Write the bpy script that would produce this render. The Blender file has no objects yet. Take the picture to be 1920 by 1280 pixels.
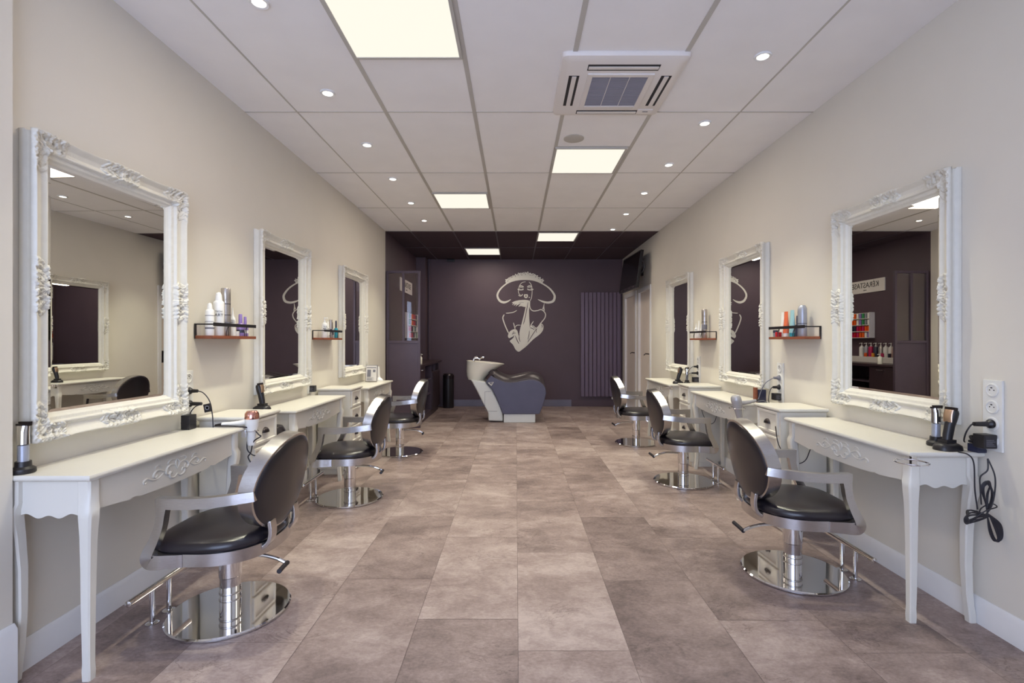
import bpy, bmesh, math, random
import numpy as np
from mathutils import Vector, Matrix
random.seed(7); np.random.seed(7)
PI = math.pi
SC = bpy.context.scene
COL = SC.collection

# ------------------------------------------------------------------ camera
EYE = 1.222            # camera height, metres
F = 930.0              # focal length in pixels of the 1920 px wide frame
cam_d = bpy.data.cameras.new('camera'); cam = bpy.data.objects.new('camera', cam_d); COL.objects.link(cam)
cam.location = (0, 0, EYE); cam.rotation_euler = (PI/2, 0, 0)
cam_d.sensor_width = 36; cam_d.lens = F/1920*36; cam_d.shift_x = -7/1920; cam_d.clip_start = 0.05
SC.camera = cam
# ------------------------------------------------------------------ world (daylight outside the shop front behind the camera)
W = bpy.data.worlds.new('daylight'); SC.world = W; W.use_nodes = True
bg = W.node_tree.nodes['Background']; bg.inputs[0].default_value = (0.60, 0.71, 1.0, 1); bg.inputs[1].default_value = 5.6
# ------------------------------------------------------------------ exposure
vs = SC.view_settings; vs.view_transform = 'Standard'; vs.look = 'None'; vs.gamma = 1; vs.use_curve_mapping = False
vs.exposure = 0.12
LED_STRENGTH = 0.92; LED_COL = (1.0, 0.95, 0.82); LED_W = 11.0; LED_LIGHT = (1.0, 0.86, 0.72)
SPOT_W = 60.0; SPOT_COL = (1.0, 0.97, 0.76)
por_d = bpy.data.lights.new('shopfront_daylight_portal', 'AREA'); por_d.shape = 'RECTANGLE'; por_d.size = 2.45; por_d.size_y = 2.45
por_d.cycles.is_portal = True
por = bpy.data.objects.new('shopfront_daylight_portal', por_d); COL.objects.link(por)
por.location = (-.525, -1.28, 1.325); por.rotation_euler = (PI/2, 0, PI)

# room numbers
XL, XR = -1.835, 2.015
ZC = 2.777
YB = 9.36
YD = 6.98              # where white ends and dark begins
YF = -1.3

# ------------------------------------------------------------------ helpers
def S(r, g, b):
    f = lambda c: (c/255/12.92) if c/255 <= 0.04045 else ((c/255+0.055)/1.055)**2.4
    return (f(r), f(g), f(b), 1)

def mat(name, col, rough=0.5, metal=0.0, var=0.06, vscale=8.0, bump=0.0, bscale=60.0, spec=0.5, coat=0.0, stretch=None):
    m = bpy.data.materials.new(name); m.use_nodes = True
    nt = m.node_tree; b = nt.nodes['Principled BSDF']
    b.inputs['Roughness'].default_value = rough; b.inputs['Metallic'].default_value = metal
    b.inputs['Specular IOR Level'].default_value = spec
    if coat: b.inputs['Coat Weight'].default_value = coat; b.inputs['Coat Roughness'].default_value = 0.15
    tc = nt.nodes.new('ShaderNodeTexCoord'); mp = nt.nodes.new('ShaderNodeMapping')
    if stretch: mp.inputs['Scale'].default_value = stretch
    nt.links.new(tc.outputs['Object'], mp.inputs['Vector'])
    n = nt.nodes.new('ShaderNodeTexNoise'); n.inputs['Scale'].default_value = vscale; n.inputs['Detail'].default_value = 4
    nt.links.new(mp.outputs[0], n.inputs['Vector'])
    r = nt.nodes.new('ShaderNodeValToRGB')
    lo = [c*(1-var) for c in col[:3]]; hi = [min(1, c*(1+var)) for c in col[:3]]
    r.color_ramp.elements[0].color = (*lo, 1); r.color_ramp.elements[1].color = (*hi, 1)
    r.color_ramp.elements[0].position = .3; r.color_ramp.elements[1].position = .7
    nt.links.new(n.outputs['Fac'], r.inputs['Fac']); nt.links.new(r.outputs['Color'], b.inputs['Base Color'])
    if bump:
        n2 = nt.nodes.new('ShaderNodeTexNoise'); n2.inputs['Scale'].default_value = bscale; n2.inputs['Detail'].default_value = 3
        nt.links.new(mp.outputs[0], n2.inputs['Vector'])
        bp = nt.nodes.new('ShaderNodeBump'); bp.inputs['Strength'].default_value = bump; bp.inputs['Distance'].default_value = 0.002
        nt.links.new(n2.outputs['Fac'], bp.inputs['Height']); nt.links.new(bp.outputs['Normal'], b.inputs['Normal'])
    return m

def emat(name, col, strength):
    m = bpy.data.materials.new(name); m.use_nodes = True; nt = m.node_tree
    b = nt.nodes['Principled BSDF']; b.inputs['Base Color'].default_value = (.05, .05, .05, 1); b.inputs['Roughness'].default_value = .6; b.inputs['Specular IOR Level'].default_value = .1
    b.inputs['Emission Color'].default_value = (*col, 1); b.inputs['Emission Strength'].default_value = strength
    return m

def glassmat(name, tint=(1, 1, 1, 1), refl=0.12):
    m = bpy.data.materials.new(name); m.use_nodes = True; nt = m.node_tree
    for n in list(nt.nodes): nt.nodes.remove(n)
    o = nt.nodes.new('ShaderNodeOutputMaterial'); t = nt.nodes.new('ShaderNodeBsdfTransparent'); t.inputs[0].default_value = tint
    g = nt.nodes.new('ShaderNodeBsdfGlossy'); g.inputs['Roughness'].default_value = 0.03
    fr = nt.nodes.new('ShaderNodeFresnel'); fr.inputs['IOR'].default_value = 1.5
    mx = nt.nodes.new('ShaderNodeMixShader')
    nt.links.new(fr.outputs[0], mx.inputs[0]); nt.links.new(t.outputs[0], mx.inputs[1]); nt.links.new(g.outputs[0], mx.inputs[2])
    nt.links.new(mx.outputs[0], o.inputs[0])
    return m

M = {}
M['wall'] = mat('cream_wall_paint', S(217, 212, 201), .75, var=.015, vscale=3, bump=.08, bscale=180)
M['skirt'] = mat('white_skirting_paint', S(226, 226, 226), .45, var=.02)
M['ceil'] = mat('white_ceiling_tile', S(237, 235, 236), .9, var=.02, vscale=4, bump=.12, bscale=260)
M['tbar'] = mat('ceiling_grid_metal', S(186, 182, 176), .5, var=.02)
M['dark'] = mat('dark_aubergine_paint', S(84, 68, 77), .55, var=.05, vscale=3, bump=.06, bscale=150)
M['darkceil'] = mat('dark_ceiling_tile', S(68, 52, 60), .8, var=.05, bump=.1, bscale=200)
M['darkbar'] = mat('dark_ceiling_grid', S(84, 74, 84), .45, var=.05)
M['darkwood'] = mat('dark_brown_laminate', S(58, 44, 49), .35, var=.12, vscale=6, stretch=(6, 6, .6), bump=.05)
M['darkmetal'] = mat('dark_plum_metal', S(84, 72, 84), .38, metal=.2, var=.04)
M['radiator'] = mat('anthracite_radiator_enamel', S(106, 92, 110), .4, metal=.15, var=.03)
M['wood_white'] = mat('white_lacquered_wood', S(217, 214, 205), .32, var=.015, vscale=5, bump=.03, bscale=40)
M['frame'] = mat('white_carved_wood_paint', S(216, 213, 203), .38, var=.03, vscale=30)
M['steel'] = mat('brushed_steel', S(194, 191, 190), .24, metal=1.0, var=.08, vscale=40, stretch=(1, 1, 14), bump=.06, bscale=120)
M['chrome'] = mat('polished_chrome', S(226, 226, 228), .05, metal=1.0, var=.01)
M['leather'] = mat('black_leather', S(31, 27, 33), .28, var=.08, vscale=12, bump=.10, bscale=260, spec=.6)
M['black'] = mat('black_plastic', S(30, 28, 32), .38, var=.06)
M['rubber'] = mat('black_rubber_cable', S(32, 30, 38), .5, var=.06)
M['pewter'] = mat('dark_pewter', S(58, 52, 54), .3, metal=.8, var=.1)
M['wood'] = mat('brown_shelf_wood', S(132, 74, 50), .5, var=.2, vscale=5, stretch=(1, 8, 8))
M['wplastic'] = mat('white_plastic', S(236, 236, 234), .35, var=.01)
M['socket'] = mat('socket_plastic', S(222, 222, 218), .4, var=.01)
M['ceramic'] = mat('white_ceramic', S(238, 236, 224), .12, var=.01, coat=.4)
M['shell'] = mat('pale_grey_shell', S(214, 217, 216), .4, var=.02)
M['vinyl'] = mat('slate_blue_vinyl', S(80, 79, 102), .42, var=.05, bump=.08, bscale=200)
M['vinyl_top'] = mat('dark_grey_leatherette', S(62, 55, 60), .33, var=.05, bump=.08, bscale=200)
M['decal'] = mat('white_wall_vinyl', S(226, 224, 214), .6, var=.02)
M['silver'] = mat('silver_can', S(190, 184, 180), .28, metal=.85, var=.04)
M['greycan'] = mat('grey_can', S(168, 172, 184), .35, metal=.4, var=.04)
M['lilac'] = mat('lilac_plastic', S(150, 128, 190), .2, var=.08)
M['orange'] = mat('coral_orange_plastic', S(222, 110, 72), .35, var=.04)
M['ltblue'] = mat('pale_blue_plastic', S(156, 200, 208), .35, var=.03)
M['teal'] = mat('teal_plastic', S(40, 150, 170), .3, var=.05)
M['navy'] = mat('dark_navy_plastic', S(50, 52, 74), .3, var=.05)
M['red'] = mat('red_plastic', S(196, 28, 44), .3, var=.05)
M['magenta'] = mat('magenta_plastic', S(190, 34, 92), .3, var=.05)
M['amber'] = mat('amber_plastic', S(222, 150, 50), .3, var=.05)
M['brightorange'] = mat('bright_orange_card', S(236, 96, 28), .4, var=.05)
M['green'] = mat('green_card', S(60, 150, 90), .4, var=.05)
M['greyprint'] = mat('grey_print', S(120, 120, 130), .6, var=.05)
M['ink'] = mat('black_ink', S(40, 38, 44), .6, var=.03)
M['rose'] = mat('rose_gold', S(222, 162, 146), .18, metal=1.0, var=.04)
M['silverdryer'] = mat('grey_silver_plastic', S(176, 176, 182), .32, metal=.35, var=.03)
M['gold'] = mat('champagne_metal', S(206, 176, 150), .3, metal=.9, var=.05)
M['screen'] = mat('tv_screen_glass', S(20, 17, 20), .18, var=.02)
M['greypanel'] = mat('grey_intake_grille', S(146, 146, 160), .6, var=.02)
M['acwhite'] = mat('aircon_white_plastic', S(224, 218, 214), .45, var=.01)
M['hole'] = mat('dark_slot', S(46, 42, 44), .8, var=.02)
M['door'] = mat('pale_taupe_door_paint', S(218, 208, 198), .5, var=.02)
M['paper'] = mat('white_paper', S(224, 220, 216), .7, var=.01)
M['backskirt'] = mat('blue_grey_skirting', S(112, 110, 128), .35, var=.12, vscale=3)
M['led'] = emat('led_panel_diffuser', LED_COL, LED_STRENGTH)
M['bulb'] = emat('downlight_lens', (1.0, .92, .8), 8.0)
M['glass'] = glassmat('clear_glass', (.92, .9, .92, 1))
def mirror_mat():
    m = bpy.data.materials.new('silvered_mirror'); m.use_nodes = True; nt = m.node_tree; b = nt.nodes['Principled BSDF']
    b.inputs['Metallic'].default_value = 1; b.inputs['Roughness'].default_value = 0.0
    n = nt.nodes.new('ShaderNodeTexNoise'); n.inputs['Scale'].default_value = 3
    r = nt.nodes.new('ShaderNodeValToRGB'); r.color_ramp.elements[0].color = (.80, .81, .79, 1); r.color_ramp.elements[1].color = (.83, .84, .82, 1)
    nt.links.new(n.outputs['Fac'], r.inputs[0]); nt.links.new(r.outputs[0], b.inputs['Base Color'])
    return m
M['mirror'] = mirror_mat()

def floor_mat():
    m = bpy.data.materials.new('stone_look_vinyl_planks'); m.use_nodes = True; nt = m.node_tree; L = nt.links.new
    b = nt.nodes['Principled BSDF']
    tc = nt.nodes.new('ShaderNodeTexCoord'); at = nt.nodes.new('ShaderNodeAttribute'); at.attribute_name = 'plank'
    sc = nt.nodes.new('ShaderNodeVectorMath'); sc.operation = 'SCALE'; sc.inputs['Scale'].default_value = 37.0
    L(at.outputs['Vector'], sc.inputs[0])
    ad = nt.nodes.new('ShaderNodeVectorMath'); ad.operation = 'ADD'; L(tc.outputs['Object'], ad.inputs[0]); L(sc.outputs[0], ad.inputs[1])
    mp = nt.nodes.new('ShaderNodeMapping'); mp.inputs['Scale'].default_value = (1.0, 1.5, 1.0); L(ad.outputs[0], mp.inputs['Vector'])
    def noise(scale, detail, rough=.55, dist=0.0):
        n = nt.nodes.new('ShaderNodeTexNoise'); n.inputs['Scale'].default_value = scale; n.inputs['Detail'].default_value = detail
        n.inputs['Roughness'].default_value = rough; n.inputs['Distortion'].default_value = dist; L(mp.outputs[0], n.inputs['Vector']); return n
    big = noise(1.7, 3, .5, .3); mid = noise(7, 6, .65, .6); fine = noise(60, 4, .7)
    def mth(op, a, bb):
        n = nt.nodes.new('ShaderNodeMath'); n.operation = op
        for i, v in enumerate((a, bb)):
            if hasattr(v, 'is_linked'): L(v, n.inputs[i])
            else: n.inputs[i].default_value = v
        return n.outputs[0]
    sep = nt.nodes.new('ShaderNodeSeparateXYZ'); L(at.outputs['Vector'], sep.inputs[0])
    v = mth('MULTIPLY', mth('SUBTRACT', big.outputs['Fac'], .5), 1.15)
    v = mth('ADD', v, mth('MULTIPLY', mth('SUBTRACT', mid.outputs['Fac'], .5), 1.0))
    v = mth('ADD', v, mth('MULTIPLY', mth('SUBTRACT', fine.outputs['Fac'], .5), .75))
    v = mth('ADD', v, mth('MULTIPLY', mth('SUBTRACT', sep.outputs['Z'], .5), .34))
    v = mth('ADD', v, .52)
    ramp = nt.nodes.new('ShaderNodeValToRGB'); cr = ramp.color_ramp
    cr.elements[0].position = .05; cr.elements[0].color = S(102, 88, 86)
    cr.elements[1].position = .95; cr.elements[1].color = S(182, 167, 162)
    e = cr.elements.new(.5); e.color = S(146, 129, 125)
    L(v, ramp.inputs['Fac'])
    # thin dark slate veins
    vn = noise(3.2, 7, .62, 1.2)
    rr = nt.nodes.new('ShaderNodeValToRGB'); c2 = rr.color_ramp
    c2.elements[0].position = .488; c2.elements[0].color = (1, 1, 1, 1); c2.elements[1].position = .5; c2.elements[1].color = (.60, .58, .58, 1)
    e2 = c2.elements.new(.512); e2.color = (1, 1, 1, 1); L(vn.outputs['Fac'], rr.inputs[0])
    gate = noise(2.3, 2); gr = nt.nodes.new('ShaderNodeValToRGB'); gr.color_ramp.elements[0].position = .48; gr.color_ramp.elements[1].position = .62
    L(gate.outputs['Fac'], gr.inputs[0])
    mx = nt.nodes.new('ShaderNodeMix'); mx.data_type = 'RGBA'; mx.blend_type = 'MULTIPLY'; L(gr.outputs[0], mx.inputs[0]); L(ramp.outputs[0], mx.inputs[6]); L(rr.outputs[0], mx.inputs[7])
    L(mx.outputs[2], b.inputs['Base Color'])
    b.inputs['Roughness'].default_value = .42; b.inputs['Specular IOR Level'].default_value = .45
    bp = nt.nodes.new('ShaderNodeBump'); bp.inputs['Strength'].default_value = .12; bp.inputs['Distance'].default_value = .002
    L(mid.outputs['Fac'], bp.inputs['Height']); L(bp.outputs[0], b.inputs['Normal'])
    return m
M['floor'] = floor_mat()

class MB:
    def __init__(s): s.bm = bmesh.new(); s.mi = 0
    def _f(s, vs):
        try:
            f = s.bm.faces.new(vs); f.material_index = s.mi; return f
        except ValueError: return None
    def box(s, x0, y0, z0, x1, y1, z1, m=None):
        v = [s.bm.verts.new((x, y, z)) for x in (x0, x1) for y in (y0, y1) for z in (z0, z1)]
        for i in ((0, 1, 3, 2), (4, 6, 7, 5), (0, 4, 5, 1), (2, 3, 7, 6), (0, 2, 6, 4), (1, 5, 7, 3)): s._f([v[k] for k in i])
        if m is not None:
            for q in v: q.co = m @ q.co
        return v
    def loft(s, rings, closed=False, cap=True):
        R = [[s.bm.verts.new(p) for p in r] for r in rings]; n = len(R[0])
        for a in range(len(R) - (0 if closed else 1)):
            A, B = R[a], R[(a+1) % len(R)]
            for k in range(n): s._f((A[k], A[(k+1) % n], B[(k+1) % n], B[k]))
        if cap and not closed: s._f(list(reversed(R[0]))); s._f(R[-1])
        return R
    def lathe(s, prof, c=(0, 0, 0), seg=32, m=None, sx=1, sy=1):
        rings = []
        for r, z in prof:
            r = max(r, 1e-5)
            rings.append([Vector((c[0]+sx*r*math.cos(2*PI*k/seg), c[1]+sy*r*math.sin(2*PI*k/seg), c[2]+z)) for k in range(seg)])
        if m is not None: rings = [[m @ p for p in r] for r in rings]
        s.loft(rings)
    def cyl(s, a, b, r, seg=16, r2=None):
        s.tube([a, b], [r, r if r2 is None else r2], seg)
    def tube(s, pts, r, seg=8, closed=False):
        pts = [Vector(p) for p in pts]; n = len(pts)
        rad = r if isinstance(r, (list, tuple)) else [r]*n
        rings = []; prev = None
        for i, p in enumerate(pts):
            if closed: t = pts[(i+1) % n]-pts[i-1]
            else: t = pts[min(i+1, n-1)]-pts[max(i-1, 0)]
            if t.length < 1e-9: t = Vector((0, 0, 1))
            t.normalize()
            if prev is None:
                up = Vector((0, 0, 1)) if abs(t.z) < .9 else Vector((1, 0, 0)); u = t.cross(up).normalized()
            else:
                u = (prev - t*prev.dot(t))
                u = u.normalized() if u.length > 1e-6 else t.orthogonal().normalized()
            prev = u; w = t.cross(u)
            rings.append([p+(u*math.cos(2*PI*k/seg)+w*math.sin(2*PI*k/seg))*rad[i] for k in range(seg)])
        s.loft(rings, closed=closed)
    def prism(s, out, d0, d1, f):
        """outline [(a,b)] extruded between depths d0,d1; f(a,b,d) -> point"""
        A = [s.bm.verts.new(f(a, b, d0)) for a, b in out]; B = [s.bm.verts.new(f(a, b, d1)) for a, b in out]; n = len(out)
        s._f(list(reversed(A))); s._f(B)
        for k in range(n): s._f((A[k], A[(k+1) % n], B[(k+1) % n], B[k]))
    def ribbon(s, pts, w, d0, d1, f):
        """2-D polyline pts with widths w, extruded d0..d1 (lists or floats)"""
        n = len(pts); ws = w if isinstance(w, (list, tuple)) else [w]*n
        a0 = d0 if isinstance(d0, (list, tuple)) else [d0]*n; a1 = d1 if isinstance(d1, (list, tuple)) else [d1]*n
        rings = []
        for i in range(n):
            p = Vector(pts[i])
            t0 = (p-Vector(pts[i-1])).normalized() if i else None
            t1 = (Vector(pts[i+1])-p).normalized() if i < n-1 else None
            if t0 is None: t0 = t1
            if t1 is None: t1 = t0
            n0 = Vector((-t0.y, t0.x)); n1 = Vector((-t1.y, t1.x)); nm = (n0+n1)
            nm = nm.normalized() if nm.length > 1e-6 else n0
            k = ws[i]/2/max(.5, nm.dot(n0)); L = p+nm*k; R = p-nm*k
            rings.append([f(L.x, L.y, a0[i]), f(L.x, L.y, a1[i]), f(R.x, R.y, a1[i]), f(R.x, R.y, a0[i])])
        s.loft(rings)
    def build(s, name, m, parent=None, bev=0, seg=2, ang=0.6, loc=None, rotz=None, smooth=True):
        bm = s.bm
        bmesh.ops.recalc_face_normals(bm, faces=bm.faces)
        if bev:
            es = [e for e in bm.edges if len(e.link_faces) == 2 and e.calc_face_angle(0) > ang]
            bmesh.ops.bevel(bm, geom=es, offset=bev, segments=seg, profile=.5, affect='EDGES', clamp_overlap=True)
        for f in bm.faces: f.smooth = smooth
        for e in bm.edges:
            if len(e.link_faces) == 2 and e.calc_face_angle(0) > ang: e.smooth = False
        me = bpy.data.meshes.new(name); bm.to_mesh(me); bm.free()
        for mm in (m if isinstance(m, (list, tuple)) else [m]): me.materials.append(mm)
        o = bpy.data.objects.new(name, me); COL.objects.link(o)
        if bev: wn = o.modifiers.new('weighted_normals', 'WEIGHTED_NORMAL'); wn.keep_sharp = True
        if parent is not None: o.parent = parent
        if loc is not None: o.location = loc
        if rotz is not None: o.rotation_euler = (0, 0, rotz)
        return o

def tag(o, label=None, cat=None, group=None, kind=None):
    if label: o['label'] = label
    if cat: o['category'] = cat
    if group: o['group'] = group
    if kind: o['kind'] = kind
    return o
def thing(name, label, cat, loc=(0, 0, 0), rotz=0, group=None):
    o = bpy.data.objects.new(name, None); COL.objects.link(o); o.empty_display_size = .05
    o.location = loc; o.rotation_euler = (0, 0, rotz); return tag(o, label, cat, group)
def struct(name, mb, m, **k):
    o = mb.build(name, m, **k); o['kind'] = 'structure'; o['label'] = ''; del o['label']; return o
def copy_tree(o, parent=None):
    c = o.copy(); COL.objects.link(c)
    if parent is not None: c.parent = parent
    for ch in list(o.children): copy_tree(ch, c)
    return c
def spline(pts, n=8, closed=False):
    P = [Vector(p) for p in pts]; out = []; N = len(P)
    rng = range(N) if closed else range(N-1)
    for i in rng:
        p0 = P[(i-1) % N] if (closed or i > 0) else P[0]; p1 = P[i]; p2 = P[(i+1) % N]
        p3 = P[(i+2) % N] if (closed or i+2 < N) else P[-1]
        for k in range(n):
            t = k/n
            out.append(0.5*((2*p1)+(p2-p0)*t+(2*p0-5*p1+4*p2-p3)*t*t+(3*p1-p0-3*p2+p3)*t**3))
    if not closed: out.append(P[-1])
    return out
def lerpw(ws, n):
    out = []
    for i in range(len(ws)-1):
        for k in range(n): out.append(ws[i]+(ws[i+1]-ws[i])*k/n)
    return out+[ws[-1]]
LEFT, RIGHT = 'left', 'right'
def wallspot(side, y, z=0, off=0):
    """location and rotation of a wall thing: local x runs along the wall, local -y points into the room"""
    return ((XL+off, y, z), PI/2) if side == LEFT else ((XR-off, y, z), -PI/2)
def textmesh(body, size, m, parent, loc, rot, name='lettering', extr=.0006, align='CENTER', sx=1.0):
    cu = bpy.data.curves.new('text', 'FONT'); cu.body = body; cu.size = size; cu.extrude = extr; cu.align_x = align; cu.align_y = 'CENTER'
    t = bpy.data.objects.new('text', cu); COL.objects.link(t); bpy.context.view_layer.update()
    dg = bpy.context.evaluated_depsgraph_get(); me = bpy.data.meshes.new_from_object(t.evaluated_get(dg))
    bpy.data.objects.remove(t); bpy.data.curves.remove(cu)
    me.materials.clear(); me.materials.append(m)
    o = bpy.data.objects.new(name, me); COL.objects.link(o); o.parent = parent; o.location = loc; o.rotation_euler = rot; o.scale = (sx, 1, 1)
    return o

# ================================================================== ROOM
# floor: planks 0.4405 x 0.915 m laid along the room, staggered
def make_floor():
    bm = bmesh.new(); x0 = .0095; pw = .4405; pl = .915
    lay = bm.loops.layers.float_vector.new('plank')
    off = {-3: 2.93, -2: 2.556, -1: 2.185, 0: 1.96, 1: 2.537, 2: 2.174, 3: 2.861, -4: 2.3, -5: 2.7, 4: 2.4}
    rnd = random.Random(11); g = .0009
    tone = {(-1, 0): .1, (-2, 0): .25, (-3, 0): .1, (0, 0): .15, (1, 0): .75}
    for k in range(-5, 5):
        xa, xb = max(x0+k*pw, XL), min(x0+(k+1)*pw, XR)
        if xa >= xb: continue
        y = off[k]-pl*6
        while y < YB:
            ya, yb = max(y, YF), min(y+pl, YB)
            if yb > ya:
                vs = [bm.verts.new(p) for p in ((xa+g, ya+g, 0), (xb-g, ya+g, 0), (xb-g, yb-g, 0), (xa+g, yb-g, 0))]
                f = bm.faces.new(vs); r = (rnd.random(), rnd.random(), rnd.random())
                for l in f.loops: l[lay] = r
            y += pl
    vs = [bm.verts.new(p) for p in ((XL, YF, -.002), (XR, YF, -.002), (XR, YB, -.002), (XL, YB, -.002))]
    f = bm.faces.new(vs)
    for l in f.loops: l[lay] = (.3, .3, -.9)
    me = bpy.data.meshes.new('floor'); bm.to_mesh(me); bm.free(); me.materials.append(M['floor'])
    o = bpy.data.objects.new('floor', me); COL.objects.link(o); o['kind'] = 'structure'
make_floor()

b = MB(); b.box(XL-.2, YF, -.1, XL, YD, ZC+.1); b.box(XL, YF, 0, -1.78, 1.755, ZC); struct('wall_left', b, M['wall'])
b = MB(); b.box(XL-.2, YD, -.1, XL, YB+.2, ZC+.1); struct('wall_left_rear', b, M['dark'])
D2 = (7.43, 8.10); D1 = (8.33, 9.10); DH = 2.02
b = MB()
b.box(XR, YF, -.1, XR+.2, D2[0], ZC+.1); b.box(XR, D2[0], DH, XR+.2, D2[1], ZC+.1); b.box(XR, D2[1], -.1, XR+.2, D1[0], ZC+.1)
b.box(XR, D1[0], DH, XR+.2, D1[1], ZC+.1); b.box(XR, D1[1], -.1, XR+.2, YB+.2, ZC+.1); struct('wall_right', b, M['wall'])
b = MB(); b.box(XL-.2, YB, -.1, XR+.2, YB+.2, ZC+.1); struct('wall_back', b, M['dark'])
b = MB()   # shop front behind the camera: wall with a wide glazed opening
b.box(XL, YF-.15, 0, -1.75, YF, ZC); b.box(.70, YF-.15, 0, XR, YF, ZC); b.box(-1.75, YF-.15, 2.55, .70, YF, ZC); b.box(-1.75, YF-.15, 0, .70, YF, .10)
struct('wall_front', b, M['wall'])
b = MB(); b.box(XL-.2, YF, ZC, XR+.2, YD, ZC+.1); struct('ceiling', b, M['ceil'])
b = MB(); b.box(XL-.2, YD, ZC-.004, XR+.2, YB+.2, ZC+.1); struct('ceiling_rear', b, M['darkceil'])
# ceiling grid
GX = [-1.48, -.88, -.28, .32, .92, 1.52]; GY = [-.27, .95, 2.15, 3.36, 4.57, 5.77]
b = MB()
for x in GX:
    w = .013 if abs(x) < 1.2 else .005
    b.box(x-w, YF, ZC-.0035, x+w, YD, ZC)
for y in GY: b.box(XL, y-.005, ZC-.003, XR, y+.005, ZC)
for (x, y) in ((-.88, 2.72), (.32, 3.96), (-.88, 5.17)): b.box(x, y-.012, ZC-.0032, x+.6, y+.012, ZC)
b.box(XL, YD-.012, ZC-.006, XR, YD, ZC); struct('trim_1', b, M['tbar'])
b = MB()
for x in GX: b.box(x-.010, YD, ZC-.009, x+.010, YB, ZC-.003)
for y in (8.18, ): b.box(XL, y-.008, ZC-.008, XR, y+.008, ZC-.003)
struct('trim_2', b, M['darkbar'])
# skirting boards
def skirt(name, y0, y1, side, m=M['skirt'], h=.115, t=.014, off=0):
    b = MB(); x = XL+off if side == LEFT else XR-off; s = 1 if side == LEFT else -1
    b.prism([(0, 0), (t, 0), (t, h-.018), (t*.45, h-.004), (t*.3, h), (0, h)], y0, y1, lambda a, bb, d: (x+s*a, d, bb)); struct(name, b, m)
skirt('baseboard_left', 1.755, YD-.02, LEFT)
skirt('baseboard_left_return', YF, 1.757, LEFT, h=.225, t=.016, off=.055)
skirt('baseboard_right', YF, D2[0]-.06, RIGHT)
b = MB(); b.box(-1.25, YB-.016, 0, 1.05, YB, .125); struct('baseboard_back', b, M['backskirt'], bev=.003)
b = MB(); b.box(1.05, YB-.016, 0, XR, YB, .125); struct('trim_3', b, M['dark'], bev=.003)
b = MB(); b.box(XL, YB-.25, 0, -1.66, YB, ZC-.01); b.box(-1.635, YB-.045, 0, -1.60, YB, ZC-.01); struct('trim_4', b, M['dark'])

# doors on the right wall
def door(name, y0, y1, label):
    root = thing(name, label, 'door', (XR, (y0+y1)/2, 0)); root['kind'] = 'structure'; w = (y1-y0)/2
    b = MB(); b.box(.02, -w, 0.004, .06, w, DH); b.build('door_leaf', M['door'], root)
    b = MB()
    b.box(-.014, -w-.055, 0, .03, -w+.012, DH+.055); b.box(-.014, w-.012, 0, .03, w+.055, DH+.055); b.box(-.014, -w+.012, DH-.012, .03, w-.012, DH+.055)
    b.build('door_frame', M['skirt'], root, bev=.003)
    h = MB(); yh = -w+.075; h.box(.014, yh-.02, .90, .022, yh+.02, 1.08); hh = h.build('handle_plate', M['pewter'], root, bev=.002)
    h = MB(); h.tube(spline([(.016, yh, 1.03), (-.035, yh, 1.035), (-.045, yh+.03, 1.035), (-.042, yh+.12, 1.015)], 4), .008)
    h.build('lever_handle', M['pewter'], hh)
    for z in (.25, 1.0, 1.75):
        h = MB(); h.cyl((-.004, w-.008, z-.045), (-.004, w-.008, z+.045), .009, 10); h.build('hinge', M['skirt'], root)
    return root
door('door_1', *D1, 'pale taupe door in white frame nearest the back wall below the television')
door('door_2', *D2, 'pale taupe door in white frame nearer the styling tables')

# ================================================================== CEILING FITTINGS
def led(x, y, w, l, label):
    r = thing('led_panel', label, 'ceiling light', (x, y, ZC-.009), group='square led ceiling panels')
    b = MB(); t = .016
    b.box(-w/2, -l/2, -.006, w/2, -l/2+t, .006); b.box(-w/2, l/2-t, -.006, w/2, l/2, .006)
    b.box(-w/2, -l/2+t, -.006, -w/2+t, l/2-t, .006); b.box(w/2-t, -l/2+t, -.006, w/2, l/2-t, .006); b.build('frame', M['tbar'], r)
    b = MB(); b.box(-w/2+t, -l/2+t, -.002, w/2-t, l/2-t, .004); b.build('diffuser', M['led'], r)
    ld = bpy.data.lights.new('lamp', 'AREA'); ld.shape = 'RECTANGLE'; ld.size = w-2*t; ld.size_y = l-2*t; ld.energy = LED_W; ld.color = LED_LIGHT
    lo = bpy.data.objects.new('lamp', ld); COL.objects.link(lo); lo.parent = r; lo.location = (0, 0, -.0065)
led(-.585, 2.41, .59, .60, 'large glowing square ceiling panel above the nearest left table, cut by the top edge')
led(.605, 4.262, .58, .60, 'glowing square ceiling panel just beyond the air conditioner')
led(-.585, 5.468, .58, .59, 'glowing square ceiling panel in the last white tiles on the left')
led(.61, 7.345, .585, .60, 'glowing square panel at the front edge of the dark ceiling')
led(-.56, 8.54, .585, .60, 'glowing square panel deepest in the dark ceiling near the back wall')
def downlight(x, y, label):
    r = thing('downlight', label, 'ceiling light', (x, y, ZC-.001), group='small round ceiling downlights')
    b = MB(); b.lathe([(.029, .001), (.031, -.007), (.042, -.009), (.045, -.005), (.045, .001)], seg=28); b.build('ring', M['skirt'], r)
    b = MB(); b.lathe([(.030, .001), (.030, -.003), (0, -.0036)], seg=24); b.build('lens', M['bulb'], r)
    ld = bpy.data.lights.new('lamp', 'SPOT'); ld.energy = SPOT_W; ld.color = SPOT_COL; ld.spot_size = math.radians(84); ld.spot_blend = .85; ld.shadow_soft_size = .03
    lo = bpy.data.objects.new('lamp', ld); COL.objects.link(lo); lo.parent = r; lo.location = (0, 0, -.02)
ORD = ['nearest the camera', 'second from the camera', 'third from the camera', 'fourth from the camera', 'fifth from the camera', 'sixth and last before the dark ceiling']
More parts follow.
